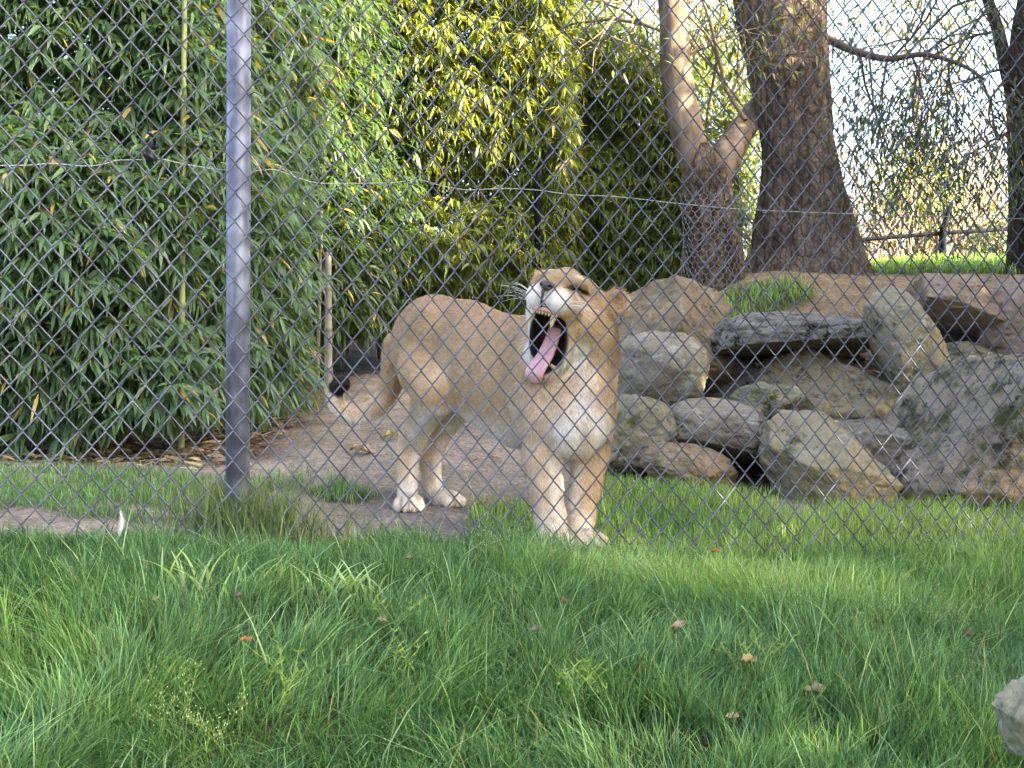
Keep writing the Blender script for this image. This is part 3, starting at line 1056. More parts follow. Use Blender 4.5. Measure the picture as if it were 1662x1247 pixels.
# forked tree
FK_A, FK_B = (0.10, 0.074, 0.052), (0.205, 0.16, 0.115)
ft = P(1162, 456, 11.0)
fork = empty('forked_tree', (ft[0], 11.0, gz(ft[0], 11.0)))
tag(fork, 'slimmer forked tree with pale bark and wire netting round its foot', 'tree')
g1 = gz(ft[0], 11.0) - 0.1
limb(fork, 'trunk', [(ft[0], 11.0, g1), (ft[0] - .0, 11.0, g1 + .2), P(1152, 360, 11.0), P(1145, 290, 11.0), P(1138, 262, 11.0), P(1126, 232, 11.0), P(1118, 212, 11.0)], [0.24, 0.20, 0.18, 0.175, 0.14, .108, .05], 110, 60, (0.15, 0.11, 0.08), (0.36, 0.27, 0.195), 0.03, 111)
limb(fork, 'left_limb', [P(1150, 330, 11.0), P(1132, 270, 11.0), P(1112, 200, 11.0), P(1098, 120, 11.0), P(1095, 40, 11.0), P(1090, -40, 11.05), P(1080, -300, 11.2)], [0.11, 0.125, 0.115, 0.11, 0.10, 0.095, 0.06], 120, 44, FK_A, FK_B, 0.014, 115, M_SMOOTHBARK)
limb(fork, 'right_limb', [P(1150, 320, 11.02), P(1170, 270, 11.05), P(1198, 222, 11.35), P(1228, 178, 11.85), P(1290, 90, 12.6), P(1380, -120, 13.0)], [0.11, 0.12, 0.10, 0.085, 0.07, 0.05], 90, 36, FK_A, FK_B, 0.014, 118, M_SMOOTHBARK)
mbn = MB()
mbn.tube(spline([P(1086, 150, 10.9), P(1080, 160, 10.8), P(1078, 172, 10.85)], 6), [0.045, 0.04, 0.02], 8, (0.10, 0.07, 0.05)) if False else None
# chicken wire wrapped round the foot
mbw = MB()
rr, hh = 0.235, 0.075
for lev in range(17):
    for k in range(28):
        a0 = (k + 0.5 * (lev % 2)) / 28 * 2 * np.pi
        z0 = P(0, 318, 11)[2] - lev * 0.04

        def pt(a, z):
            R = rr * (1 + 0.10 * math.sin(3 * a + 5 * z)) + 0.03 * max(0, (1.75 - z))
            return (ft[0] - 0.015 + R * math.cos(a), 11.0 + R * math.sin(a), z)
        da = 0.5 / 28 * 2 * np.pi
        mbw.tube([pt(a0, z0), pt(a0 + da, z0 - 0.02)], 0.0016, 3, (0.33, 0.32, 0.30), cap=False)
        mbw.tube([pt(a0, z0), pt(a0 - da, z0 - 0.02)], 0.0016, 3, (0.33, 0.32, 0.30), cap=False)
        mbw.tube([pt(a0, z0), pt(a0, z0 + 0.02)], 0.0016, 3, (0.33, 0.32, 0.30), cap=False)
mbw.build('wire_netting', M_DARKMETAL, fork)
rs = np.random.default_rng(8)
mb, ends = MB(), []
for (a, b, L) in [((1180, 150), (0.1, .2, 1), 1.4), ((1210, 195), (-0.2, 0.4, 1), 1.2), ((1095, 60), (-0.6, .2, .6), 1.3), ((1096, 100), (.7, .3, .5), 1.0), ((1092, 20), (0.6, .3, .6), 1.3), ((1092, 0), (-.8, -.1, .4), 1.2)]:
    twigs(mb, ends, P(*a, 11.15), b, L, 0.018, 2, rs, (0.16, 0.12, 0.08), 0.02, 0.55)
mb.build('branches', M_TWIG, fork)
V, q, t, C = leaf_cloud(ends, 1500, 0.10, 0.022, (0.10, 0.13, 0.04), rs, jit=0.15)
f = link('crown', mesh_np('crown', V, [q, t], C, True, M_TREELEAF), fork)
f['kind'] = 'stuff'

# tree at the right edge
et = P(1665, 440, 12.0)
edge = empty('leaning_tree', (et[0], 12.0, gz(et[0], 12.0)))
tag(edge, 'dark slender tree with upswept limbs at the right edge of the mound', 'tree')
limb(edge, 'trunk', [(et[0] + .02, 12.0, gz(et[0], 12.0) - .1), P(1664, 300, 12.0), P(1658, 170, 12.0), P(1655, 120, 12.0), P(1668, 0, 12.0), P(1690, -160, 12.0)], [0.17, 0.125, 0.12, 0.12, 0.09, 0.06], 60, 26, (0.07, 0.055, 0.045), (0.17, 0.135, 0.11), 0.02, 131)
limb(edge, 'upper_limb', [P(1652, 170, 12.0), P(1634, 110, 12.0), P(1620, 50, 12.0), P(1600, -10, 12.0), P(1570, -100, 12.0)], [0.075, 0.06, 0.05, 0.045, 0.03], 30, 14, (0.09, 0.07, 0.055), (0.2, 0.16, 0.13), 0.008, 133)
rs = np.random.default_rng(9)
mb, ends = MB(), []
for (a, b, L) in [((1620, 50), (-1, -.2, .1), 1.0), ((1634, 110), (-1, -.2, -.1), 0.8), ((1600, -10), (-1, 0, -.2), 1.3), ((1605, 10), (-.6, -.3, -.5), 1.2), ((1640, 130), (-.8, -.4, -.6), 0.9), ((1570, -100), (-.8, -.2, -.6), 1.4), ((1650, 200), (-.7, -.3, -.6), .7)]:
    twigs(mb, ends, P(*a, 11.95), b, L, 0.013, 2, rs, (0.09, 0.07, 0.055), 0.07, 0.55)
mb.build('branches', M_TWIG, edge)
V, q, t, C = leaf_cloud(ends, 1900, 0.08, 0.02, (0.08, 0.10, 0.05), rs, yel=0.08, jit=0.12)
f = link('leaf_sprays', mesh_np('leaf_sprays', V, [q, t], C, True, M_TREELEAF), edge)
f['kind'] = 'stuff'

# bare thickets and shrubs behind the far railing
rs = np.random.default_rng(12)


def thicket(label, px, Y, wpx, top, n, col, leaves, lcol, seed):
    r = np.random.default_rng(seed)
    c = P(px, 440, Y)
    z0 = gz(c[0], Y)
    root = empty('bare_shrub', (c[0], Y, z0))
    tag(root, label, 'shrub', 'leafless shrubs behind the railing')
    mb, ends = MB(), []
    Wm = wpx / FPX * Y
    for i in range(n):
        bx = c[0] + r.uniform(-.5, .5) * Wm
        H = (P(0, top, Y)[2] - z0) * r.uniform(0.6, 1.05)
        twigs(mb, ends, (bx, Y + r.uniform(-.4, .4), z0 - 0.1), (r.normal(0, .16), 0, 1), H, r.uniform(0.010, 0.02), 1, r, col, -0.01, 0.35, 7, 4)
    mb.build('stems', M_TWIG, root)
    if leaves:
        V, q, t, C = leaf_cloud(ends, leaves, 0.10, 0.03, lcol, r, jit=0.12, yel=0.1)
        f = link('leaves', mesh_np('leaves', V, [q, t], C, True, M_TREELEAF), root)
        f['kind'] = 'stuff'


thicket('thin bare pale stems behind the railing just right of the massive trunk', 1420, 17, 110, 260, 26, (0.27, 0.21, 0.16), 300, (0.10, 0.14, 0.06), 201)
thicket('taller thicket of brown stems behind the railing left of its post', 1490, 18.5, 110, 190, 30, (0.25, 0.19, 0.14), 500, (0.12, 0.15, 0.05), 202)
thicket('fan of bare stems behind the railing post', 1560, 17.5, 90, 180, 26, (0.26, 0.20, 0.15), 250, (0.10, 0.14, 0.06), 203)
thicket('bare stems behind the railing beside the right edge tree', 1625, 18, 90, 230, 24, (0.25, 0.19, 0.15), 250, (0.09, 0.12, 0.05), 204)


def bush(name, label, c, r, n, L, Wd, base, seed, yel=0.04, group='bushes beyond the mound'):
    rr_ = np.random.default_rng(seed)
    z0 = gz(c[0], c[1])
    root = empty(name, (c[0], c[1], z0))
    tag(root, label, 'tree' if 'tree' in name else 'bush', group)
    mb, e2 = MB(), []
    for i in range(5):
        twigs(mb, e2, (c[0] + rr_.normal(0, .1), c[1], z0 - .05), (rr_.normal(0, .3), rr_.normal(0, .3), 1), max(c[2] - z0, .4) * 1.1, 0.03, 1, rr_, (0.12, 0.09, 0.07))
    mb.build('stems', M_TWIG, root)
    ends = cloud_ends(c, r, max(400, n // 4), rr_)
    V, q, t, C = leaf_cloud(ends, n, L, Wd, base, rr_, jit=0.14, yel=yel)
    f = link('crown', mesh_np('crown', V, [q, t], C, True, M_TREELEAF), root)
    f['kind'] = 'stuff'


bush('bush', 'yellowish green bush in front of the bare stems left of the railing post', P(1490, 300, 17.2), (0.42, 0.4, 0.55), 1900, 0.10, 0.03, (0.17, 0.21, 0.08), 301)
bush('bush', 'dark evergreen bush at the foot of the right edge tree', P(1625, 405, 15.5), (0.25, 0.3, 0.28), 900, 0.09, 0.03, (0.05, 0.075, 0.04), 302)
bush('bush', 'light green bush seen between the forked tree and the massive trunk', P(1215, 300, 14.5), (0.35, 0.4, 0.9), 2600, 0.10, 0.026, (0.10, 0.14, 0.05), 303)
bush('background_tree', 'airy yellow-green tree crown above the dark bamboo thicket', P(1040, 40, 19), (1.5, 1.0, 1.0), 3600, 0.15, 0.04, (0.12, 0.16, 0.05), 304, group='trees far behind')
bush('background_tree', 'hazy pale green crown behind the fork of the tree', P(1180, 120, 20), (0.9, 0.8, 1.1), 2600, 0.15, 0.04, (0.13, 0.16, 0.06), 305, group='trees far behind')
bush('background_tree', 'small leaved crown between the massive trunk and the right edge tree', P(1490, 60, 19), (1.2, 0.9, 0.9), 900, 0.13, 0.035, (0.09, 0.12, 0.05), 306, group='trees far behind')

# ------------------------------------------------------------------ far railing
far = empty('far_railing', tuple(P(1532, 435, 14.5)))
tag(far, 'black metal railing with an angled post behind the mound', 'railing')
mb = MB()
mb.tube([P(1120, 405, 14.5), P(1395, 389, 14.5), P(1530, 378, 14.5), P(1720, 366, 14.5)], 0.022, 6, (0.012, 0.013, 0.018))
mb.build('rail', M_DARKMETAL, far)
mb = MB()
mb.tube([P(1531, 450, 14.48), P(1530, 378, 14.48), P(1534, 362, 14.48), P(1545, 328, 14.44)], [0.036, 0.036, 0.03, 0.022], 8, (0.012, 0.013, 0.018))
mb.build('post', M_DARKMETAL, far)
far2 = empty('leaning_pole', tuple(P(872, 450, 11.2)))
tag(far2, 'thin black pole with a bent arm in front of the dark bamboo', 'pole')
mb = MB()
mb.tube([P(873, 520, 11.2), P(872, 290, 11.2), P(878, 268, 11.2), P(910, 222, 11.2)], [0.022, 0.022, 0.02, 0.012], 8, (0.01, 0.01, 0.014))
mb.build('shaft', M_DARKMETAL, far2)

# ------------------------------------------------------------------ unseen trees added right of the picture to shade the lioness and the grass
rs = np.random.default_rng(77)
for k, (sx, sy, zc, rad, n, lab) in enumerate([
    (5.0, 3.0, 3.9, (1.7, 2.0, 3.2), 14000, 'unseen added shade tree on the visitors bank right of the view'),
    (5.4, 5.6, 4.0, (1.9, 2.0, 3.2), 13000, 'unseen added shade tree by the fence right of the view'),
    (6.0, 8.1, 3.3, (2.0, 1.9, 1.9), 12000, 'unseen added shade tree in the enclosure right of the rocks'),
    (6.2, 10.2, 3.3, (2.0, 1.6, 2.3), 12000, 'unseen added shade tree on the mound right of the view'),
    (4.8, -0.2, 3.4, (1.7, 1.9, 2.8), 7000, 'unseen added shade tree behind the camera to the right')]):
    z0 = gz(sx, sy)
    root = empty('added_shade_tree', (sx, sy, z0))
    tag(root, lab, 'tree', 'added shade trees out of view to the right')
    limb(root, 'trunk', [(sx, sy, z0 - .1), (sx + .05, sy, z0 + .8), (sx, sy + .05, zc), (sx, sy, zc + rad[2] * .8)], [.22, .16, .11, .03], 24, 14, BARK_A, BARK_B, .015, 150 + k)
    V, q, t, C = leaf_cloud(cloud_ends((sx, sy, zc), rad, 5000, rs), n, .26, .10, (.06, .09, .04), rs, jit=.2)
    f = link('crown', mesh_np('crown', V, [q, t], C, True, M_TREELEAF), root)
    f['kind'] = 'stuff'


# ------------------------------------------------------------------ lioness
LB = np.array([-0.328, 6.5, 0.0])
LF = np.array([0.587, -0.809, 0.0])
LR = np.array([-0.809, -0.587, 0.0])
UP = np.array([0, 0, 1.0])


def Lp(f, r, z): return LB + LF * f + LR * r + UP * z


HF = unit([-0.41, -0.90, 0.11])          # muzzle direction
HL = unit(np.cross(UP, HF))              # her left
HU = np.cross(HF, HL)
roll = math.radians(14)
HL, HU = HL * math.cos(roll) - HU * math.sin(roll), HU * math.cos(roll) + HL * math.sin(roll)
HC = P(921, 494, 5.66)
HS = 1.22                                # head scale


def Hp(f, l, u): return HC + (HF * f + HL * l + HU * u) * HS


JA = math.radians(82)
JD = HF * math.cos(JA) - HU * math.sin(JA)   # lower jaw direction
JN = HF * math.sin(JA) + HU * math.cos(JA)   # out of the lower jaw, towards the palate
J0 = Hp(0.005, 0, -0.055)


def Jp(a, l, n): return J0 + (JD * a * 0.95 + HL * l + JN * n) * HS


class SDF:
    def __init__(self, lo, hi, h):
        self.h, self.lo = h, np.array(lo, float)
        self.n = np.ceil((np.array(hi) - self.lo) / h).astype(int) + 1
        self.ax = [self.lo[i] + np.arange(self.n[i]) * h for i in range(3)]
        self.D = np.full(self.n, 1.0, np.float32)

    def region(self, lo, hi):
        sl = []
        for i in range(3):
            a = max(0, int((lo[i] - self.lo[i]) / self.h))
            b = min(self.n[i], int((hi[i] - self.lo[i]) / self.h) + 2)
            sl.append(slice(a, max(b, a + 1)))
        X = np.meshgrid(*[self.ax[i][sl[i]] for i in range(3)], indexing='ij')
        return tuple(sl), np.stack(X, -1)

    def smin(self, sl, d, k):
        a = self.D[sl]
        h = np.maximum(k - np.abs(a - d), 0) / k
        self.D[sl] = np.minimum(a, d) - h * h * k * 0.25

    def smax(self, sl, d, k):
        a = self.D[sl]
        h = np.maximum(k - np.abs(a - d), 0) / k
        self.D[sl] = np.maximum(a, d) + h * h * k * 0.25

    def cone_d(self, X, a, b, ra, rb):
        ab = b - a
        t = np.clip(((X - a) @ ab) / max(ab @ ab, 1e-9), 0, 1)
        return np.linalg.norm(X - a - t[..., None] * ab, axis=-1) - (ra + t * (rb - ra))

    def cone(self, a, b, ra, rb, k=0.03):
        a, b = np.asarray(a, float), np.asarray(b, float)
        m = max(ra, rb) + k + 0.03
        sl, X = self.region(np.minimum(a, b) - m, np.maximum(a, b) + m)
        self.smin(sl, self.cone_d(X, a, b, ra, rb), k)

    def chain(self, pts, rads, k=0.03):
        for i in range(len(pts) - 1): self.cone(pts[i], pts[i + 1], rads[i], rads[i + 1], k)

    def ell_d(self, X, c, fr, r):
        q = (X - c) @ np.array(fr).T
        r = np.array(r)
        k0 = np.linalg.norm(q / r, axis=-1)
        k1 = np.linalg.norm(q / r ** 2, axis=-1) + 1e-9
        return k0 * (k0 - 1) / k1

    def ell(self, c, r, fr=(LF, LR, UP), k=0.05, sub=False):
        m = max(r) + k + 0.03
        sl, X = self.region(c - m, c + m)
        d = self.ell_d(X, c, fr, r)
        if sub: self.smax(sl, -d, k)
        else: self.smin(sl, d, k)

    def nets(self):
        D = self.D
        ins = D < 0
        n = np.array(D.shape) - 1
        acc = np.zeros((*n, 3), np.float32)
        cnt = np.zeros(n, np.float32)
        C = lambda i, j, k: (slice(i, n[0] + i), slice(j, n[1] + j), slice(k, n[2] + k))
        for ax in range(3):
            for u in (0, 1):
                for v in (0, 1):
                    o = [u, v]
                    o.insert(ax, 0)
                    o1 = list(o)
                    o1[ax] = 1
                    a, b = D[C(*o)], D[C(*o1)]
                    m = ins[C(*o)] != ins[C(*o1)]
                    t = np.where(m, a / np.where(m, a - b, 1), 0)
                    cnt += m
                    for q in range(3):
                        acc[..., q] += m * (t if q == ax else o[q])
        act = cnt > 0
        idx = np.full(n, -1, np.int64)
        idx[act] = np.arange(act.sum())
        V = (np.argwhere(act) + acc[act] / cnt[act][:, None]) * self.h + self.lo
        quads = []
        for ax in range(3):
            o1 = [0, 0, 0]
            o1[ax] = 1
            sl0 = [slice(1, -1)] * 3
            sl0[ax] = slice(0, -1)
            sl1 = [slice(1, -1)] * 3
            sl1[ax] = slice(1, None)
            a, b = ins[tuple(sl0)], ins[tuple(sl1)]
            e = np.argwhere(a != b)
            fl = a[a != b]
            off = np.ones(3, int)
            off[ax] = 0
            e = e + off
            u, v = [(1, 2), (2, 0), (0, 1)][ax]
            cc = []
            for du, dv in ((1, 1), (0, 1), (0, 0), (1, 0)):
                g = e.copy()
                g[:, u] -= du
                g[:, v] -= dv
                cc.append(idx[g[:, 0], g[:, 1], g[:, 2]])
            qd = np.stack(cc, 1)
            qd[~fl] = qd[~fl][:, ::-1]
            quads.append(qd)
        return V, np.vstack(quads)


def build_lion():
    s = SDF((-0.90, 5.25, -0.04), (0.62, 6.95, 1.16), 0.0062)
    # trunk of the body
    s.ell(Lp(0.00, 0, .79), (.21, .150, .185))
    s.ell(Lp(-.10, 0, .74), (.12, .125, .165))
    s.ell(Lp(0.22, 0, .760), (.22, .140, .185), k=.08)
    s.ell(Lp(0.42, 0, .655), (.25, .165, .232), k=.08)
    s.ell(Lp(0.64, 0, .605), (.26, .175, .255), k=.08)
    s.ell(Lp(0.86, 0, .575), (.17, .165, .225), k=.06)
    s.ell(Lp(0.80, 0, .735), (.16, .11, .13), k=.08)
    # shoulders
    for sg in (1, -1):
        s.ell(Lp(0.85, .132 * sg, .57), (.10, .060, .19), fr=(unit(LF + UP * .2), LR, unit(UP - LF * .2)), k=.028)
    # neck and throat
    s.cone(P(930, 655, 5.82), P(942, 575, 5.85), .160, .135, .07)
    s.cone(P(942, 575, 5.85), P(950, 515, 5.78), .135, .115, .06)
    s.cone(P(958, 640, 5.72), P(955, 560, 5.74), .085, .085, .05)
    # breast
    s.ell(P(935, 690, 5.70), (.11, .13, .12), k=.06)
    # fore legs
    fr = [P(888, 690, 5.74), P(880, 740, 5.74), P(886, 790, 5.70), P(893, 840, 5.68), P(899, 872, 5.67)]
    s.chain(fr, [.080, .072, .058, .055, .047], .03)
    fl = [P(958, 690, 5.84), P(957, 740, 5.84), P(950, 790, 5.80), P(941, 840, 5.78), P(938, 872, 5.77)]
    s.chain(fl, [.080, .070, .056, .053, .046], .03)
    # hind legs: hip, stifle, hock, heel, paw
    s.ell(P(688, 568, 6.36), (.145, .075, .19), fr=(unit(LF + UP * -.25), LR, unit(UP + LF * .25)), k=.035)
    hr = [P(690, 600, 6.36), P(706, 640, 6.20), P(672, 705, 6.46), P(660, 735, 6.50), P(661, 800, 6.42)]
    s.chain(hr, [.115, .082, .052, .050, .041], .028)
    s.ell(P(735, 575, 6.62), (.13, .06, .16), k=.06)
    hl = [P(735, 600, 6.60), P(752, 645, 6.42), P(712, 705, 6.60), P(697, 735, 6.64), P(703, 795, 6.58)]
    s.chain(hl, [.10, .078, .050, .047, .039], .028)
    # tail
    tail = spline([P(645, 560, 6.66), P(638, 610, 6.70), P(625, 645, 6.70), P(604, 666, 6.68), P(575, 675, 6.66), P(551, 660, 6.64), P(542, 640, 6.62), P(549, 626, 6.60), P(560, 622, 6.58)], 22)
    tr = np.interp(np.linspace(0, 1, 22), [0, .25, .5, .8, .92, 1], [.060, .038, .031, .023, .027, .020])
    s.chain(list(tail), list(tr), .02)
    # paws: body of the paw and four toes each
    paws = []
    for c, dirv, w, sc in [((P(901, 884, 5.63)), (-.05, -1, 0), 1.0, 1.0), (P(951, 885, 5.70), (.55, -.8, 0), 1.0, 1.0),
                           (P(664, 818, 6.36), (.05, -1, 0), .95, .95), (P(722, 815, 6.50), (.8, -.6, 0), .95, .95)]:
        dv = unit(dirv)
        lv = np.array([-dv[1], dv[0], 0])
        zg = gz(c[0], c[1])
        b = np.array([c[0], c[1], zg + .036])
        s.ell(b, (.075 * sc, .055 * sc, .042 * sc), fr=(dv, lv, UP), k=.03)
        for q, ln in ((-1.5, .055), (-.5, .075), (.5, .075), (1.5, .055)):
            t = b + lv * q * .031 * sc + dv * ln * sc
            t[2] = zg + .026
            s.cone(b + lv * q * .024 * sc + dv * .02 + UP * .006, t, .027 * sc, .0225 * sc, .006)
        paws.append((b, dv))
    # head
    hf = (HF, HL, HU)
    s.ell(Hp(-.03, 0, .01), (.130, .114, .105), fr=hf, k=.03)
    for sg in (1, -1):
        s.ell(Hp(.0, .070 * sg, -.035), (.085, .060, .078), fr=hf, k=.03)      # cheek
        s.ell(Hp(.070, .050 * sg, .060), (.045, .030, .030), fr=hf, k=.03)      # brow
        s.cone(Hp(.09, .043 * sg, -.012), Hp(.136, .034 * sg, -.006), .054, .049, .014)  # whisker pad
        s.cone(Jp(.0, .060 * sg, -.01), Jp(.13, .036 * sg, -.012), .040, .026, .025)      # jaw branch
        s.cone(Hp(.085, .064 * sg, -.03), Jp(.115, .052 * sg, .012), .024, .022, .02)
        s.ell(Hp(-.055, .085 * sg, -.07), (.07, .06, .085), fr=hf, k=.04)    # ruff    # cheek skin across the gape
    s.cone(Hp(.05, 0, .060), Hp(.152, 0, .036), .056, .038, .03)               # bridge of the nose
    s.cone(Jp(.12, 0, -.012), Jp(.172, 0, -.008), .036, .032, .025)              # chin
    s.cone(Jp(.02, 0, -.04), Jp(.12, 0, -.025), .055, .036, .03)
    # mouth
    bis = unit(HF + JD)
    prp = unit(np.cross(HL, bis))
    s.ell(J0 + bis * .135, (.15, .064, .112), fr=(bis, HL, prp), k=.012, sub=True)
    s.ell(J0 + bis * .060, (.090, .046, .050), fr=(bis, HL, prp), k=.012, sub=True)
    # ears
    for sg in (1, -1):
        e = Hp(-.055, .118 * sg, .040)
        ef = unit(HL * sg * .75 + HU * .35 - HF * .35)
        en = unit(HF * .75 + HL * sg * .55)
        en = unit(en - ef * (en @ ef))
        ew = np.cross(ef, en)
        s.ell(e + ef * .012, (.058, .050, .024), fr=(ef, ew, en), k=.02)
        s.ell(e + ef * .022 + en * .022, (.036, .030, .018), fr=(ef, ew, en), k=.010, sub=True)
    # eye sockets
    for sg in (1, -1):
        s.ell(Hp(.092, .056 * sg, .046), (.022, .026, .008), fr=hf, k=.012, sub=True)
    V, Q = s.nets()
    # light smoothing
    e = np.vstack([Q[:, [0, 1]], Q[:, [1, 2]], Q[:, [2, 3]], Q[:, [3, 0]]])
    for _ in range(2):
        acc = np.zeros_like(V)
        cn = np.zeros(len(V))
        for a, b in ((0, 1), (1, 0)):
            for q in range(3): acc[:, q] += np.bincount(e[:, a], V[e[:, b], q], len(V))
            cn += np.bincount(e[:, a], minlength=len(V))
        V = V * .55 + acc / cn[:, None] * .45
    # normals
    fn = np.cross(V[Q[:, 2]] - V[Q[:, 0]], V[Q[:, 3]] - V[Q[:, 1]])
    Nn = np.zeros_like(V)
    for c in range(4):
        for q in range(3): Nn[:, q] += np.bincount(Q[:, c], fn[:, q], len(V))
    Nn = unit(Nn)

    # ---- coat colours by place on the body
    tan = np.array([.415, .288, .162])
    back = np.array([.285, .19, .115])
    pale = np.array([.60, .46, .32])
    white = np.array([.82, .77, .70])
    f = (V - LB) @ LF
    r = (V - LB) @ LR
    z = V[:, 2]
    w = fbm(V * 9, 401, 4)
    w2 = fbm(V * np.array([30, 30, 12]), 402, 3)

    def mixin(c, col, a): return c * (1 - a[:, None]) + np.array(col) * a[:, None]
    c = np.tile(tan, (len(V), 1))
    c = mixin(c, back, sstep(.72, .95, z + .08 * (w - .5)) * sstep(.95, .6, f) * .8)
    side = np.abs(r)
    body = sstep(1.05, .9, f)
    c = mixin(c, pale, sstep(.56, .40, z + .12 * (w - .5) - .1 * (f > .75)) * .8)
    c = mixin(c, white, sstep(-.35, -.8, Nn[:, 2]) * sstep(.62, .5, z) * (z > .28) * .9)

    def blob(p, rad, soft): return sstep(rad + soft, rad - soft, np.linalg.norm(V - p, axis=1) + .05 * (w - .5))
    # flank shade spots, elbow, thigh
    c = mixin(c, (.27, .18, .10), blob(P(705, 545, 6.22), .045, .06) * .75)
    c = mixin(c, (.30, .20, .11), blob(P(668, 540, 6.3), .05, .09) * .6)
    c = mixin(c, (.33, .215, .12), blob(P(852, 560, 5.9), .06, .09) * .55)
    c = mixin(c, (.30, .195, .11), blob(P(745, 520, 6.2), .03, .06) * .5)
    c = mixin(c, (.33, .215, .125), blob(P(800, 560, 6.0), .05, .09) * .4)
    c = mixin(c, (.30, .20, .12), blob(P(868, 760, 5.66), .02, .05) * .5)
    c = mixin(c, (.72, .56, .38), blob(P(712, 600, 6.15), .05, .05) * .5)
    # white breast, throat
    frontal = sstep(-.05, .45, -Nn[:, 1])
    c = mixin(c, pale, blob(P(945, 640, 5.6), .14, .08) * frontal * .8)
    c = mixin(c, white, blob(P(957, 655, 5.57), .06, .04) * frontal)
    c = mixin(c, white, blob(P(958, 610, 5.60), .045, .035) * frontal * .9)
    c = mixin(c, white, blob(P(922, 705, 5.56), .068, .04) * frontal)
    c = mixin(c, white, blob(P(975, 695, 5.66), .068, .04) * frontal)
    c = mixin(c, tan, blob(P(950, 722, 5.57), .03, .03) * .8)
    # legs: white towards the feet and inside
    leg = sstep(.36, .30, z)
    inner = np.where(f > .5, np.where(r > 0, sstep(.3, .8, Nn @ unit([.8, -.35, 0])), sstep(.3, .8, Nn @ unit([-.8, -.3, 0]))), sstep(.2, .7, Nn @ unit([.9, -.2, 0])))
    c = mixin(c, white, inner * leg * .65)
    c = mixin(c, (.58, .42, .26), leg * (1 - inner) * sstep(.35, .65, w) * .7)
    c = mixin(c, (.36, .25, .15), blob(P(660, 720, 6.4), .035, .04) * .5)
    c = mixin(c, (.36, .25, .15), blob(P(700, 715, 6.5), .035, .04) * .5)
    for b, dv in paws:
        c = mixin(c, (.74, .65, .52), sstep(.13, .085, np.linalg.norm(V - b, axis=1)) * .75)
        lvp = np.array([-dv[1], dv[0], 0])
        uu, vv = (V - b) @ lvp, (V - b) @ dv
        gro = np.min(np.abs(uu[:, None] - np.array([-.030, 0, .030])), axis=1)
        c = mixin(c, (.30, .21, .14), sstep(.0075, .003, gro) * (vv > .035) * (np.linalg.norm(V - b, axis=1) < .13) * .7)  # shadow in the toe clefts painted as dark lines
    c = mixin(c, white, (sstep(.30, .20, z) * sstep(.25, .1, f) * sstep(.1, .6, Nn[:, 0])) * .65)
    # between toes
    # tail
    dt = np.min(np.linalg.norm(V[:, None, :] - tail[None, 6:], axis=2), axis=1)
    c = mixin(c, (.62, .50, .35), (dt < .055) * sstep(-.22, -.30, f) * .7)
    c = mixin(c, white * .9, (dt < .055) * sstep(-.05, -.4, Nn[:, 2]) * .8 * (f < -.28))
    dtip = np.min(np.linalg.norm(V[:, None, :] - tail[None, -3:], axis=2), axis=1)
    c = mixin(c, (.014, .012, .012), sstep(.054, .042, dtip + .01 * (w - .5)))
    # head
    h = np.stack([(V - HC) @ HF, (V - HC) @ HL, (V - HC) @ HU], 1) / HS
    j = np.stack([(V - J0) @ JD / 0.95, (V - J0) @ HL, (V - J0) @ JN], 1) / HS
    hd = sstep(.26, .2, np.linalg.norm(V - HC - HF * .04 + HU * .03, axis=1))
    c = mixin(c, (.36, .245, .145), hd * sstep(.02, .07, h[:, 2]) * .9)
    c = mixin(c, (.62, .45, .28), hd * sstep(.035, -.02, h[:, 2]) * .8)

    def hb(p, rad, soft): return sstep(rad + soft, rad - soft, np.linalg.norm((h - np.array(p)), axis=1) + .012 * (w2 - .5))
    for sg in (1, -1):
        c = mixin(c, white, hb((.150, .034 * sg, -.008), .040, .014))
        c = mixin(c, (.70, .58, .42), hb((.085, .062 * sg, .02), .022, .012) * .9)      # pale under the eye
        c = mixin(c, (.72, .62, .48), hb((.085, .052 * sg, .088), .016, .012) * .7)      # pale over the eye
        c = mixin(c, (.50, .30, .14), hb((.095, .072 * sg, -.035), .026, .016) * .7)
        c = mixin(c, (.30, .205, .13), hb((.118, .042 * sg, .055), .013, .012) * .6)
        wr_ = sstep(.3, .9, np.sin((h[:, 0] * .8 - h[:, 2]) * 520 + 3 * w2))
        c = mixin(c, (.27, .18, .11), wr_ * hb((.105, .045 * sg, .045), .030, .015) * .4)
        wb_ = sstep(.4, .95, np.sin((np.abs(h[:, 1]) - .2 * h[:, 2]) * 330 + 2 * w2))
        c = mixin(c, (.29, .195, .12), wb_ * hb((.03, .03 * sg, .10), .035, .03) * .3)
        # closed eye and its dark tear line
        el = np.abs(h[:, 2] - (.047 - .25 * np.abs(np.abs(h[:, 1]) - .056)))
        eye = (np.sign(h[:, 1]) == sg) * (np.abs(np.abs(h[:, 1]) - .058) < .019) * (h[:, 0] > .03)
        c = mixin(c, (.02, .014, .010), eye * sstep(.0085, .004, el))
        c = mixin(c, (.16, .10, .06), hb((.115, .034 * sg, .042), .010, .008) * .8)
        c = mixin(c, (.58, .36, .18), hb((-.05, .14 * sg, .05), .05, .03) * .75)
        c = mixin(c, (.72, .60, .42), hb((-.07, .172 * sg, .06), .02, .02) * .7)         # ear rim
    # chin and throat white
    c = mixin(c, white, sstep(.02, .07, j[:, 0]) * sstep(.215, .20, j[:, 0]) * (np.abs(j[:, 1]) < .10) * sstep(.05, .0, j[:, 2]) * hd * .9)
    c = mixin(c, white, hd * (h[:, 1] < -.045) * sstep(.0, -.04, h[:, 2]) * (h[:, 0] > .03) * .9)
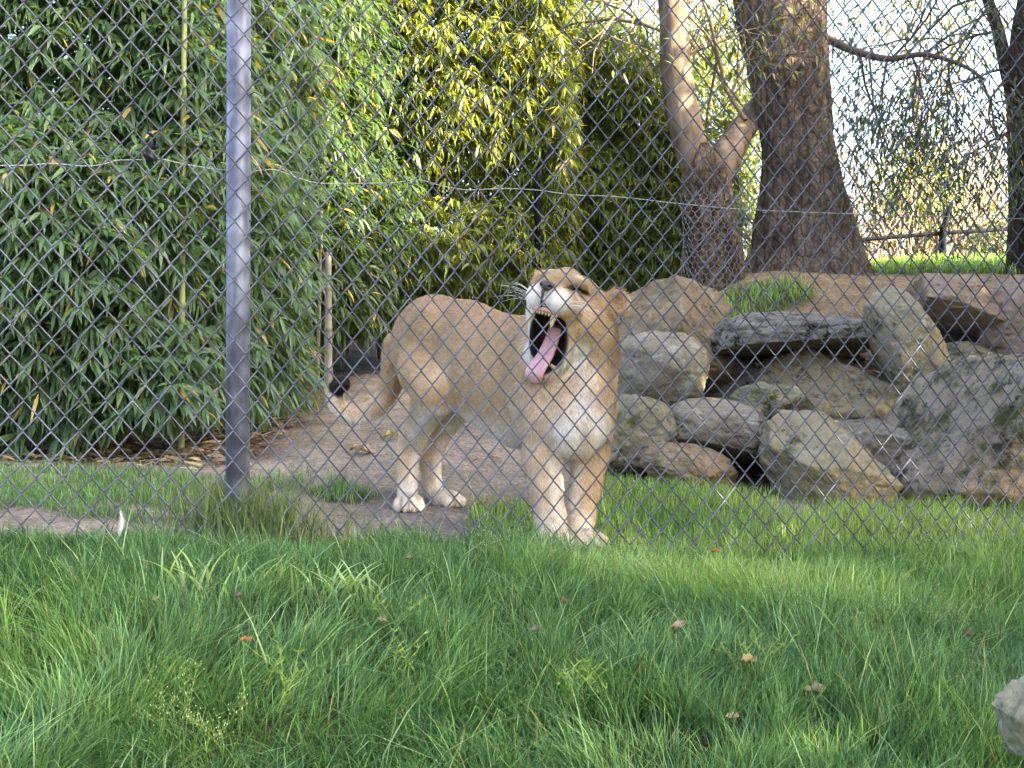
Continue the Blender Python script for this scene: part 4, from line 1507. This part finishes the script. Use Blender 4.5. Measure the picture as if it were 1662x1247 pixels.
    # mouth lining and black lips
    md = np.minimum(s.ell_d(V, J0 + bis * .135, (bis, HL, prp), (.15, .064, .112)), s.ell_d(V, J0 + bis * .060, (bis, HL, prp), (.090, .046, .050)))
    dep = (V - J0) @ bis
    c = mixin(c, (.012, .010, .011), sstep(.022, .012, md) * sstep(.02, .05, dep))
    c = mixin(c, (.085, .022, .018), sstep(.004, .001, md) * sstep(.085, .06, dep))
    up = (V - J0) @ prp
    c = mixin(c, (.42, .20, .17), sstep(.004, .001, md) * sstep(-.04, -.07, up) * sstep(.06, .10, dep))
    c = c * (0.80 + 0.25 * w2 + 0.15 * fbm(V * 22, 409, 3))[:, None]

    lb = Lp(.45, 0, 0)
    root = empty('lioness', (lb[0], lb[1], gz(lb[0], lb[1])))
    tag(root, 'tan lioness standing behind the fence, yawning with her tongue out', 'lioness')
    body = link('body', mesh_np('body', V, [Q], c, True, M_FUR), root)

    # ---- short fur
    fa = np.linalg.norm(fn, axis=1) / 2
    in_m = (md < .016)
    fc = V[Q].mean(1)
    ok = ~in_m[Q].any(1)
    pr = fa * ok
    n = 170000
    fi = RNG.choice(len(Q), n, p=pr / pr.sum())
    uv = RNG.dirichlet(np.ones(4), n)
    vi = Q[fi]
    bp = (V[vi] * uv[..., None]).sum(1)
    bn = unit((Nn[vi] * uv[..., None]).sum(1))
    bc = (c[vi] * uv[..., None]).sum(1)
    bf = (bp - LB) @ LF
    # lie direction: backwards along the body, down the legs, away from the nose on the head
    flow = np.tile(-LF * 0.8 + -UP * 0.55, (n, 1))
    hh = np.linalg.norm(bp - HC, axis=1)
    hw = sstep(.26, .16, hh)[:, None]
    flow = flow * (1 - hw) + hw * unit(bp - Hp(.17, 0, .03)) * 1.2
    neck = (sstep(.75, .9, bf) * sstep(.30, .36, bp[:, 2]))[:, None] * (1 - hw)
    flow = flow * (1 - neck) + neck * np.array([0, 0, -1.0])
    legs = sstep(.40, .30, bp[:, 2])[:, None]
    flow = flow * (1 - legs) + legs * np.array([0, 0, -1.0])
    flow = flow + RNG.normal(0, .28, (n, 3))
    flow = unit(flow - bn * (flow * bn).sum(1)[:, None])
    ln = np.full(n, .015)
    ln += .016 * neck[:, 0] * sstep(.3, .7, fbm(bp * 6, 77, 2))
    ln += .010 * sstep(-.4, -.8, bn[:, 2]) * (bp[:, 2] > .25)
    ear = np.minimum(np.linalg.norm(bp - Hp(-.06, .14, .05), axis=1), np.linalg.norm(bp - Hp(-.06, -.14, .05), axis=1)) < .06
    ln[ear] = .020
    ht = (bp - HC) @ HF
    ln[(hh < .24) & (ht > .05)] = .006
    tl = np.min(np.linalg.norm(bp[:, None, :] - tail[None, 8::2], axis=2), axis=1) < .06
    ln[tl] = .015
    ln *= RNG.uniform(.6, 1.3, n)
    lift = RNG.uniform(.12, .45, n)
    lift[ear | tl] = .6
    d = unit(flow + bn * lift[:, None])
    sd = unit(np.cross(d, bn)) * .0013
    tip = bp + d * ln[:, None]
    bp = bp - bn * .001
    HV = np.stack([bp - sd, bp + sd, tip], 1).reshape(-1, 3)
    shade = RNG.uniform(.55, 1.4, (n, 1)) * (0.78 + 0.44 * fbm(bp * np.array([38, 38, 38]), 611, 2))[:, None]
    HCc = np.repeat(np.clip(bc * shade, 0, .9), 3, 0)
    fur = link('fur', mesh_np('fur', HV, [np.arange(3 * n).reshape(-1, 3)], HCc, True, M_HAIR), root)
    fur['kind'] = 'stuff'

    # ---- nose
    mb = MB()
    Vi, Ti = ICO4
    q = Vi * np.array([.022, .031, .020])
    q[:, 1] *= 0.62 + 0.38 * sstep(-.017, .006, q[:, 2])
    nos = np.ones(len(q))
    for sg in (1, -1):
        dd = np.linalg.norm((q - np.array([.014, .015 * sg, -.002])) * np.array([1, 1, 1.6]), axis=1)
        q[:, 0] -= .010 * sstep(.012, .003, dd)
        nos *= 1 - .8 * sstep(.012, .004, dd)
    q = Hp(.174, 0, .028) + q @ np.array([HF, HL, HU])
    mb.add(q, None, Ti, np.array([.085, .06, .062]) * nos[:, None])
    mb.tube([Hp(.193, 0, .014), Hp(.187, 0, -.010), Hp(.178, 0, -.036)], [.007, .005, .006], 6, (.02, .016, .018))
    mb.build('nose', M_FLESH, root)
    # ---- tongue
    sp = spline([Jp(.03, 0, .030), Jp(.08, 0, .030), Jp(.125, -.004, .030), Jp(.165, -.010, .040), Jp(.192, -.016, .036), Jp(.212, -.020, .014)], 26)
    tw = np.interp(np.linspace(0, 1, 26), [0, .4, .75, .92, 1], [.027, .033, .038, .034, .012])
    sec = 12
    a = np.arange(sec) / sec * 2 * np.pi
    T = unit(np.gradient(sp, axis=0))
    Lz = HL[None] - T * (T @ HL)[:, None]
    Lz = unit(Lz)
    Nz = np.cross(T, Lz)
    TV = sp[:, None] + Lz[:, None] * (np.cos(a)[None, :, None] * tw[:, None, None]) + Nz[:, None] * ((np.sin(a) * .30 - .16 * np.exp(-(np.cos(a) / .25) ** 2) * (np.sin(a) * np.sign(Nz[3] @ JN) > 0) * np.sign(Nz[3] @ JN))[None, :, None] * tw[:, None, None])
    i = np.arange(25)[:, None] * sec
    jn = np.arange(sec)[None]
    qd = np.stack([i + jn, i + (jn + 1) % sec, i + sec + (jn + 1) % sec, i + sec + jn], -1).reshape(-1, 4)
    mb = MB()
    tc = np.repeat(np.interp(np.linspace(0, 1, 26), [0, .4, 1], [.0, .5, 1])[:, None], sec, 0)
    TV = TV.reshape(-1, 3)
    mb.add(TV, qd, None, np.array([.42, .20, .19]) * (1 - tc) + np.array([.72, .42, .47]) * tc)
    mb.build('tongue', M_FLESH, root)
    # ---- teeth
    TC = (.62, .47, .27)

    def tooth(b, d, L, r):
        mb = MB()
        d = unit(d)
        bd = unit(-bis)
        pts = spline([b, b + d * L * .5 + bd * L * .03, b + d * L + bd * L * .16], 7)
        mb.tube(pts, r * np.array([1, .98, .9, .78, .6, .38, .1]), 8, np.array(TC))
        mb.build('tooth', M_TOOTH, root)
    for sg in (1, -1):
        tooth(Hp(.146, .034 * sg, -.044), -HU + HF * .15, .064, .0115)
        tooth(Jp(.150, .028 * sg, .008), JN, .042, .0085)
        for k in range(3):
            tooth(Hp(.166 - .003 * k, (.005 + .009 * k) * sg, -.048), -HU, .013, .005)
    # gum ridge above the front teeth
    mb = MB()
    mb.tube(spline([Hp(.128, .042, -.044), Hp(.154, .028, -.043), Hp(.165, 0, -.042), Hp(.154, -.028, -.043), Hp(.128, -.042, -.044)], 16), .0105, 7, (.50, .27, .22))
    mb.build('gum', M_FLESH, root)
    # ---- whiskers
    wr = np.random.default_rng(3)
    for sg in (1, -1):
        for k in range(9):
            b = Hp(.145 + wr.uniform(-.02, .015), .062 * sg, -.012 + wr.uniform(-.014, .016))
            dv = unit(HL * sg * 1.0 + HF * wr.uniform(-.5, .25) + HU * wr.uniform(-.25, .35))
            L = wr.uniform(.09, .15)
            mb = MB()
            mb.tube(spline([b, b + dv * L * .5 + UP * .004, b + dv * L - UP * .012], 7), np.linspace(.0009, .0003, 7), 4, (.8, .78, .75), cap=False)
            mb.build('whisker', M_HAIR, root)


build_lion()


# ------------------------------------------------------------------ chain-link fence
FA = math.atan(0.331)
FDIR = np.array([math.cos(FA), math.sin(FA), 0])
FNRM = np.array([math.sin(FA), -math.cos(FA), 0])   # towards the camera
PITCH_V, HALF_H = 0.0950, 0.0400


def fence_pt(s, z, off):
    """s along the fence from x=0, z height, off towards the camera; the mesh sags a little"""
    q = np.stack([s * 0.9, z * 0.9, np.full_like(s, 0.0)], 1)
    ds = (fbm(q, 501, 2) - .5) * 0.05
    dz = (fbm(q + 7, 503, 2) - .5) * 0.035 + 0.004 * s
    do = (fbm(q * 0.8 + 13, 505, 2) - .5) * 0.05
    s2, z2 = s + ds, z + dz
    return np.array([0, 5.29, 0.0]) + FDIR * s2[:, None] + FNRM * (off + do)[:, None] + np.array([0, 0, 1.0]) * z2[:, None]


def build_fence():
    root = empty('chain_link_fence', (0, 5.29, gz(0, 5.29)))
    tag(root, 'grey chain-link fence with one steel post in front of the lioness', 'fence')
    r = 0.00285
    s_lo, s_hi = -2.25, 2.75
    nb = 57
    jit = np.random.default_rng(44)
    for j in range(int(s_lo / HALF_H), int(s_hi / HALF_H)):
        ts, ss, zz, oo = [], [], [], []
        z00 = -0.16
        for k in range(nb):
            # zigzag between s=j*HALF_H and (j+1)*HALF_H; rising strands in front, falling strands behind
            right = (k + j) % 2 == 0
            sx = (j + 1) * HALF_H + 0.0018 if right else j * HALF_H - 0.0018
            zc = z00 + k * PITCH_V / 2
            sg = -1 if right else 1
            # bend: front to back
            for u in (-1, -0.45, 0, 0.45, 1):
                ss.append(sx + sg * abs(u) ** 1.6 * 0.0062)
                zz.append(zc + u * 0.0062)
                # segment after a right bend goes up-left (falling strand "\"), after a left bend up-right ("/")
                a, b = (1, -1) if right else (-1, 1)
                oo.append((a + (b - a) * (u + 1) / 2) * 0.0036)
            # mid point of the next straight
        ss, zz, oo = np.array(ss), np.array(zz), np.array(oo)
        g = ground_z([(j + .5) * HALF_H * FDIR[0]], [5.29 + (j + .5) * HALF_H * FDIR[1]])[0] + 0.005
        k = zz > g - 0.0
        pts = fence_pt(ss[k], zz[k] + 0, oo[k])
        V, q, t = tube(pts, r, 5, cap=True)
        link('mesh_wire', mesh_np('mesh_wire', V, [q, t], None, True, M_WIRE), root)
    # post, just behind the mesh
    px = P(387, 400, 4.95)
    s = px[0] / FDIR[0]
    c = np.array([0, 5.29, 0]) + FDIR * s - FNRM * 0.062
    zb = gz(c[0], c[1]) - 0.1
    V, q, t = tube([(c[0] - .003, c[1], zb), (c[0], c[1], 1.0), (c[0] + .004, c[1], 2.75)], 0.0395, 28)
    post = link('post', mesh_np('post', V, [q, t], None, True, M_POST), root)
    # ties
    for py, sg in ((145, 1), (372, 1), (352, -1), (560, -1)):
        z = CZ + (CY - py) / FPX * 4.95
        mb = MB()
        a = np.linspace(-0.4, np.pi + 0.4, 14)
        loop = np.stack([c[0] - np.cos(a) * 0.043, c[1] + np.sin(a) * 0.043, np.full(14, z)], 1)
        e = loop[-1] if sg > 0 else loop[0]
        mb.tube(loop, 0.0021, 5)
        mb.tube([e, e + FNRM * .035 + FDIR * sg * .012 + UPV * .003, e + FNRM * .05 + FDIR * sg * .035 - UPV * .012], 0.0021, 5)
        link('tie_wire', mb.mesh('tie_wire', M_WIRE), root)


UPV = np.array([0, 0, 1.0])
build_fence()

# ------------------------------------------------------------------ electric wire and its insulator, on the inside of the fence


def onfence(px, py, off):
    """point on the plane parallel to the fence, off metres behind it"""
    u = (px - CX) / FPX
    Y = (5.29 + off / math.cos(FA)) / (1 - 0.331 * u)
    return P(px, py, Y)


mb = MB()
wp = [(-60, 269), (40, 268), (85, 265), (130, 269), (165, 267), (190, 260), (228, 259), (255, 257), (300, 266), (340, 273), (372, 276), (405, 278), (445, 275), (480, 287), (520, 297), (600, 297), (640, 296), (680, 292), (720, 302), (760, 308), (810, 306), (870, 308), (930, 316), (1000, 319), (1100, 330), (1200, 339), (1330, 345), (1500, 350), (1720, 357)]
w0 = [onfence(a, b, 0.13) for a, b in wp]
mb.tube(spline(w0, 170), 0.0014, 5, (0.45, 0.45, 0.48))
o = mb.build('electric_wire', M_WHITEWIRE)
tag(o, 'thin whitish electric wire running across the inside of the fence', 'wire')
ic = onfence(241, 251, 0.12)
ins = empty('wire_insulator', tuple(ic))
tag(ins, 'black plastic insulator clip holding the thin white wire', 'insulator')


def boxmesh(c, sx, sy, sz, R, bev=0.15):
    import bmesh
    bm = bmesh.new()
    bmesh.ops.create_cube(bm, size=1)
    for v in bm.verts: v.co = (v.co.x * sx, v.co.y * sy, v.co.z * sz)
    bmesh.ops.bevel(bm, geom=bm.edges[:], offset=min(sx, sy, sz) * bev, segments=2, affect='EDGES')
    V = np.array([v.co[:] for v in bm.verts]) @ R.T + c
    F = [[v.index for v in f.verts] for f in bm.faces]
    bm.free()
    return V, F


def add_box(mb, c, sx, sy, sz, R, col):
    V, F = boxmesh(c, sx, sy, sz, R)
    mb.add(V, [f for f in F if len(f) == 4], [f for f in F if len(f) == 3], col)


Ri = rot('y', math.radians(-38))
KB = (0.018, 0.02, 0.03)
mb = MB()
add_box(mb, ic + np.array([0.004, 0, -.004]), .034, .03, .040, Ri, KB)
mb.build('clip_body', M_PLASTIC, ins)
mb = MB()
add_box(mb, ic + np.array([0.020, 0.0, .030]), .022, .02, .026, Ri, KB)
mb.tube([ic + np.array([.02, .0, .03]), ic + np.array([.03, -.05, .05]), ic + np.array([.03, -.12, .052])], .006, 6, KB)
mb.build('bracket', M_PLASTIC, ins)
mb = MB()
add_box(mb, ic + np.array([-0.010, -0.018, .005]), .012, .008, .036, Ri, KB)
add_box(mb, ic + np.array([0.012, -0.018, -.008]), .012, .008, .036, Ri, KB)
mb.build('latch', M_PLASTIC, ins)


# ------------------------------------------------------------------ fallen leaves and other small things on the ground
def fallen_leaf(px, py, Y, L, ang, curl, col, label, lift=0.05, tilt=0.3, seed=0):
    c = P(px, py, Y)
    z = gz(c[0], Y) + lift
    r = np.random.default_rng(seed + 900)
    t = np.linspace(0, 1, 9)
    wd = 0.23 * np.sin(np.pi * np.clip(t * 0.97 + .015, 0, 1)) ** 0.8
    rows = []
    for i, tt in enumerate(t):
        for u in (-1, -.5, 0, .5, 1):
            x = (tt - .5) * L
            y = u * wd[i] * L
            zz = abs(u) ** 1.5 * wd[i] * L * (0.7 + curl) + curl * L * 0.35 * (2 * tt - 1) ** 2 + r.normal(0, .004 * L / .05)
            rows.append((x, y, zz))
    V = np.array(rows)
    R = rot('z', ang) @ rot('x', tilt) @ rot('y', r.uniform(-.3, .3))
    V = V @ R.T
    i = (np.arange(8)[:, None] * 5 + np.arange(4)[None]).ravel()
    q = np.stack([i, i + 1, i + 6, i + 5], 1)
    cc = np.array(col) * np.where(np.arange(45) % 5 == 2, .7, 1.0)[:, None]
    o = link('fallen_leaf', mesh_np('fallen_leaf', V, [q], cc, True, M_DRY), None, (c[0], Y, z))
    tag(o, label, 'leaf', 'fallen leaves')
    return o


def Yfront(px, py):
    """distance at which the pixel ray meets the ground"""
    lo, hi = 2.5, 14.0
    f = lambda Y: P(px, py, Y)[2] - gz(P(px, py, Y)[0], Y)
    Ys = np.linspace(lo, hi, 300)
    for a, b in zip(Ys[:-1], Ys[1:]):
        if f(a) > 0 >= f(b): return b
    return hi


OR, BR, PK, TN, YL = (.42, .20, .08), (.26, .15, .09), (.45, .30, .25), (.48, .36, .22), (.50, .45, .18)
for i, (px, py, L, ang, curl, col, label) in enumerate([
    (401, 1060, .045, .3, .2, OR, 'orange-brown leaf lying in the dark grass left of centre'),
    (385, 985, .045, 2.0, .3, PK, 'pinkish curled leaf at the foot of the left coarse grass tuft'),
    (252, 992, .04, 1.2, .4, TN, 'pale papery leaf in the grass left of the coarse grass tufts'),
    (620, 1028, .04, -.3, .3, TN, 'small tan leaf just below the right coarse grass tuft'),
    (666, 931, .03, .4, .4, TN, 'tiny pale leaf above the right coarse grass tuft'),
    (870, 1042, .05, -.3, .2, PK, 'dull pink oval leaf in the grass below the front paws'),
    (914, 997, .05, 1.4, .3, BR, 'brown leaf standing on edge below the front paws'),
    (1100, 1040, .055, .5, .5, PK, 'folded pale leaf with a reddish edge in the middle right grass'),
    (1212, 1103, .085, .9, .6, TN, 'long curled tan leaf beside the yellow-green weed'),
    (1325, 1142, .07, -.6, .5, TN, 'curled tan leaf lying low in the right foreground'),
    (1188, 1187, .04, .1, .3, TN, 'small straw-coloured leaf near the bottom edge'),
    (1162, 924, .04, .1, .2, OR, 'orange leaf close to the fence foot right of the paws'),
    (1541, 948, .045, .0, .3, TN, 'pale leaf in the grass at the far right, upper one'),
    (1605, 972, .035, 1.2, .4, PK, 'pink upright leaf right of the pale one at the far right'),
    (1637, 941, .03, .2, .3, PK, 'small pinkish white leaf at the right edge of the grass'),
    (1522, 1028, .05, .8, .4, PK, 'rusty leaf among the white seed heads on the right'),
    (1572, 1056, .06, -.8, .3, BR, 'brown leaf under the white seed heads on the right'),
]):
    Y = Yfront(px, py) - 0.12
    fallen_leaf(px, py, Y, L * .88, ang, curl, tuple(.85 * q for q in col), label, lift=0.0, tilt=0.5, seed=i)
    o = bpy.data.objects[-1] if False else None
for o in [o for o in bpy.data.objects if o.name.startswith('fallen_leaf')]:
    # rest on top of the blades: a few centimetres above the soil
    o.location.z += 0.076
for i, (px, py, L, ang, curl, col, label) in enumerate([
    (632, 714, .10, -.3, .3, YL, 'yellow-green crumpled leaf on the dirt behind the hind legs'),
    (612, 702, .06, .5, .4, TN, 'pale torn leaf on the dirt beside the yellow-green one'),
    (777, 825, .07, .0, .1, OR, 'orange dead leaf on the dirt right of the hind paws'),
    (770, 752, .05, .7, .3, OR, 'small orange leaf on the dirt under the belly'),
    (803, 745, .05, .2, .3, TN, 'tan leaf on the dirt under the chest'),
    (1275, 860, .06, .2, .2, BR, 'brown leaf on the bare patch right of the lioness'),
    (590, 735, .13, .1, .0, TN, 'long straw leaf flat on the dirt behind the lioness'),
    (1230, 752, .05, .1, .4, TN, 'tan leaf at the foot of the cream boulder'),
]):
    Y = Yfront(px, py) - 0.02
    fallen_leaf(px, py, Y, L, ang, curl, col, label, lift=0.012, tilt=0.1, seed=40 + i)

# feather caught at the fence foot
fy = 4.80
fc = P(192, 856, fy)
mb = MB()
path = spline([(0, 0, -.05), (.006, 0, -.02), (.012, 0, .015), (.006, 0, .05)], 10)
mb.tube(path, .0012, 4, (.8, .78, .74))
for sg in (-1, 1):
    for k in range(26):
        b = path[1] + (path[-1] - path[1]) * k / 26
        b = np.array([np.interp(b[2], path[:, 2], path[:, 0]), 0, b[2]])
        e = b + np.array([sg * .014 * math.sin(math.pi * (k + 3) / 30), -.004 * sg, .012 if k < 20 else .016])
        mb.add([b, b + np.array([0, 0, .004]), e], None, [[0, 1, 2]], (.82, .80, .76))
o = mb.build('feather', M_DRY)
o.location = tuple(fc)
o.location.z = max(fc[2], gz(fc[0], fy) + .045)
tag(o, 'small white feather caught at the foot of the fence on the left', 'feather')


# litter under the bamboo
def litter(label, n, xr, yr, f, L, seed):
    r = np.random.default_rng(seed)
    x, y = r.uniform(*xr, n), r.uniform(*yr, n)
    k = r.random(n) < f(x, y)
    x, y = x[k], y[k]
    p = np.stack([x, y, ground_z(x, y) + r.uniform(.004, .03, len(x))], 1)
    a = r.uniform(0, 2 * np.pi, len(x))
    d = np.stack([np.cos(a), np.sin(a), r.normal(0.05, .15, len(x))], 1)
    pal = np.array([(.26, .19, .12), (.22, .15, .09), (.40, .33, .23), (.15, .10, .06), (.33, .26, .15)])
    c = pal[r.integers(0, 5, len(x))] * r.uniform(.6, 1.1, (len(x), 1))
    V, q, t, C = leaves_mesh(p, unit(d), L * r.uniform(.5, 1.3, len(x)), L * .2 * r.uniform(.6, 1.3, len(x)), c, .05, True)
    o = link('leaf_litter', mesh_np('leaf_litter', V, [q, t], C, True, M_DRY))
    tag(o, label, 'leaf litter', kind='stuff')


litter('brown dead bamboo leaves heaped under the dark green clump', 2200, (-3.4, -1.25), (6.9, 9.0), lambda x, y: sstep(6.95, 7.4, y) * 0.95, .11, 61)
litter('sparse dead leaves and straw scattered over the bare dirt', 480, (-1.6, 1.2), (5.6, 11.5), lambda x, y: 0.25 + 0.75 * sstep(9.5, 10.5, y), .07, 62)
litter('few dead leaves lying on the grass and mound right of the lioness', 260, (0.3, 3.4), (5.8, 12.0), lambda x, y: 0.6 + 0 * x, .06, 63)


# coarse grass tufts and flowering weeds in front of the fence
def tuft(px, py, n, hmin, hmax, w, label, seed, spread=0.07, col=(0.30, 0.44, 0.19), lean=(0.5, 1.25), name='grass_tuft', cat='grass tuft', group='coarse grass tufts'):
    global RNG
    Y = Yfront(px, py)
    c = P(px, py, Y)
    r = np.random.default_rng(seed)
    z0 = gz(c[0], Y)
    root = empty(name, (c[0], Y, z0))
    tag(root, label, cat, group)
    a = r.uniform(0, 2 * np.pi, n)
    x = c[0] + r.normal(0, spread, n)
    y = Y + r.normal(0, spread * .6, n)
    h = r.uniform(hmin, hmax, n)
    ln = r.uniform(*lean, n)
    cc = np.array(col) * r.uniform(.75, 1.25, (n, 1))
    zz = ground_z(x, y)
    ids = np.argsort(-h)
    for rank, i in enumerate(ids):
        mb = MB()
        ld = np.array([math.cos(a[i]), math.sin(a[i]), 0])
        wd = np.array([-ld[1], ld[0], 0]) * .75 + np.array([.5, 0, 0]) * (1 if -ld[1] > 0 else -1)
        wd = unit(wd) * w / 2
        ts = np.linspace(0, 1, 8)
        L, Rr = [], []
        for t in ts:
            bend = ln[i] * t ** 2
            p = np.array([x[i], y[i], zz[i]]) + ld * h[i] * bend * .75 + UPV * h[i] * (t - .30 * ln[i] * t ** 2.6)
            k = (0.75 + .5 * t) * (1 - t ** 3)
            L.append(p - wd * k)
            Rr.append(p + wd * k)
        V = np.array([v for pr in zip(L, Rr) for v in pr])
        q = np.array([[2 * k, 2 * k + 1, 2 * k + 3, 2 * k + 2] for k in range(7)])
        link('blade', mesh_np('blade', V, [q], cc[i] * np.linspace(.7, 1.15, 16)[:, None], True, M_GRASS), root)


tuft(345, 995, 34, .13, .22, .0085, 'coarse light green grass tuft, the left of the pair under the post', 71, spread=.075)
tuft(440, 985, 20, .11, .18, .0075, 'thin coarse grass tuft between the two bigger ones', 74, spread=.06)
tuft(560, 1000, 50, .12, .20, .0078, 'coarse light green grass tuft with narrow fanned blades, the right of the pair', 72, spread=.06)

tuft(388, 876, 280, .12, .26, .0054, 'greenish brown grass clump right against the front of the post foot', 78, spread=.095, col=(0.15, 0.20, 0.09), lean=(.1, .7))
tuft(392, 880, 240, .10, .21, .0050, 'dark green scruff of grass low at the foot of the post', 79, spread=.10, col=(0.09, 0.15, 0.06), lean=(.1, .7))
tuft(450, 876, 200, .07, .22, .0044, 'wispy half-dry grass clump hugging the foot of the fence post', 75, spread=.16, col=(0.20, 0.22, 0.10), lean=(.1, .8))
tuft(705, 905, 26, .08, .16, .0045, 'low dark grass clump at the fence foot left of the paws', 76, spread=.08, col=(0.10, 0.19, 0.07))
tuft(1000, 925, 40, .09, .18, .005, 'light green grass clump at the fence foot right of the paws', 77, spread=.10, col=(0.19, 0.30, 0.10))


def weed(px, py, H, n, label, col, seed, heads=True, hcol=(.42, .48, .28)):
    Y = Yfront(px, py)
    c = P(px, py, Y)
    r = np.random.default_rng(seed)
    z0 = gz(c[0], Y)
    root = empty('seeding_weed', (c[0], Y, z0))
    tag(root, label, 'weed', 'flowering weeds in the near grass')
    for i in range(n):
        mb = MB()
        d = np.array([r.normal(0, .28), r.normal(0, .2), 1])
        h = H * r.uniform(.6, 1.1)
        b = np.array([c[0] + r.normal(0, .035), Y + r.normal(0, .03), z0])
        path = spline([b, b + unit(d) * h * .5, b + unit(d + np.array([r.normal(0, .25), 0, -.15])) * h], 8)
        mb.tube(path, np.linspace(.0014, .0007, 8), 4, col, cap=False)
        for k in range(9):
            t = r.integers(3, 8)
            a = r.uniform(0, 2 * np.pi)
            e = np.array([math.cos(a) * .8, math.sin(a) * .5, r.uniform(.2, .9)])
            l = r.uniform(.012, .032)
            s = unit(np.cross(e, [0, 1, .1])) * (.0016 if not heads else .0012)
            p0 = path[t]
            p1 = p0 + unit(e) * l
            mb.add([p0 - s, p0 + s, p1], None, [[0, 1, 2]], col)
            if heads:
                q = ICO_S[0] * np.array([.0013, .0013, .0026]) + p1
                mb.add(q, None, ICO_S[1], hcol)
        mb.build('stalk', M_GRASS, root)


ICO_S = ico(1)
YG = (.24, .35, .09)
weed(450, 1165, .20, 7, 'yellow-green spiky weed in the lower left grass', YG, 81, heads=False)
weed(640, 1135, .19, 5, 'slender yellow-green weed right of the lower left one', YG, 82, heads=False)
weed(280, 1240, .20, 9, 'pale weed with fine seed heads at the bottom edge, lower left', (.16, .25, .07), 83)
weed(350, 1250, .16, 8, 'bushy pale weed right at the bottom edge beside the seed-headed one', (.17, .27, .07), 84)
weed(930, 1180, .16, 14, 'bright yellow-green weed clump in the lower middle grass', YG, 85, heads=False)
weed(1215, 1115, .14, 13, 'bright yellow-green weed clump beside the curled tan leaf', YG, 86, heads=False)
weed(1270, 1010, .13, 16, 'patch of tiny white seed heads in the middle right grass', (.14, .23, .07), 87)
weed(1420, 1060, .15, 15, 'white seed heads on arched stalks in the right grass', (.15, .24, .07), 88)
weed(1530, 1045, .14, 16, 'branching white seed heads beside the rusty leaf', (.18, .24, .08), 89)
weed(1050, 960, .12, 18, 'row of pale seed heads in the light grass right of the paws', (.18, .27, .07), 90)
weed(800, 915, .12, 14, 'pale seed heads in front of the front paws', (.15, .24, .07), 91)
weed(1580, 950, .16, 14, 'yellowish grass weed near the fence at the far right', YG, 92, heads=False)
weed(640, 1060, .16, 6, 'slim weed with buds left of the central dark grass', YG, 93, heads=False)
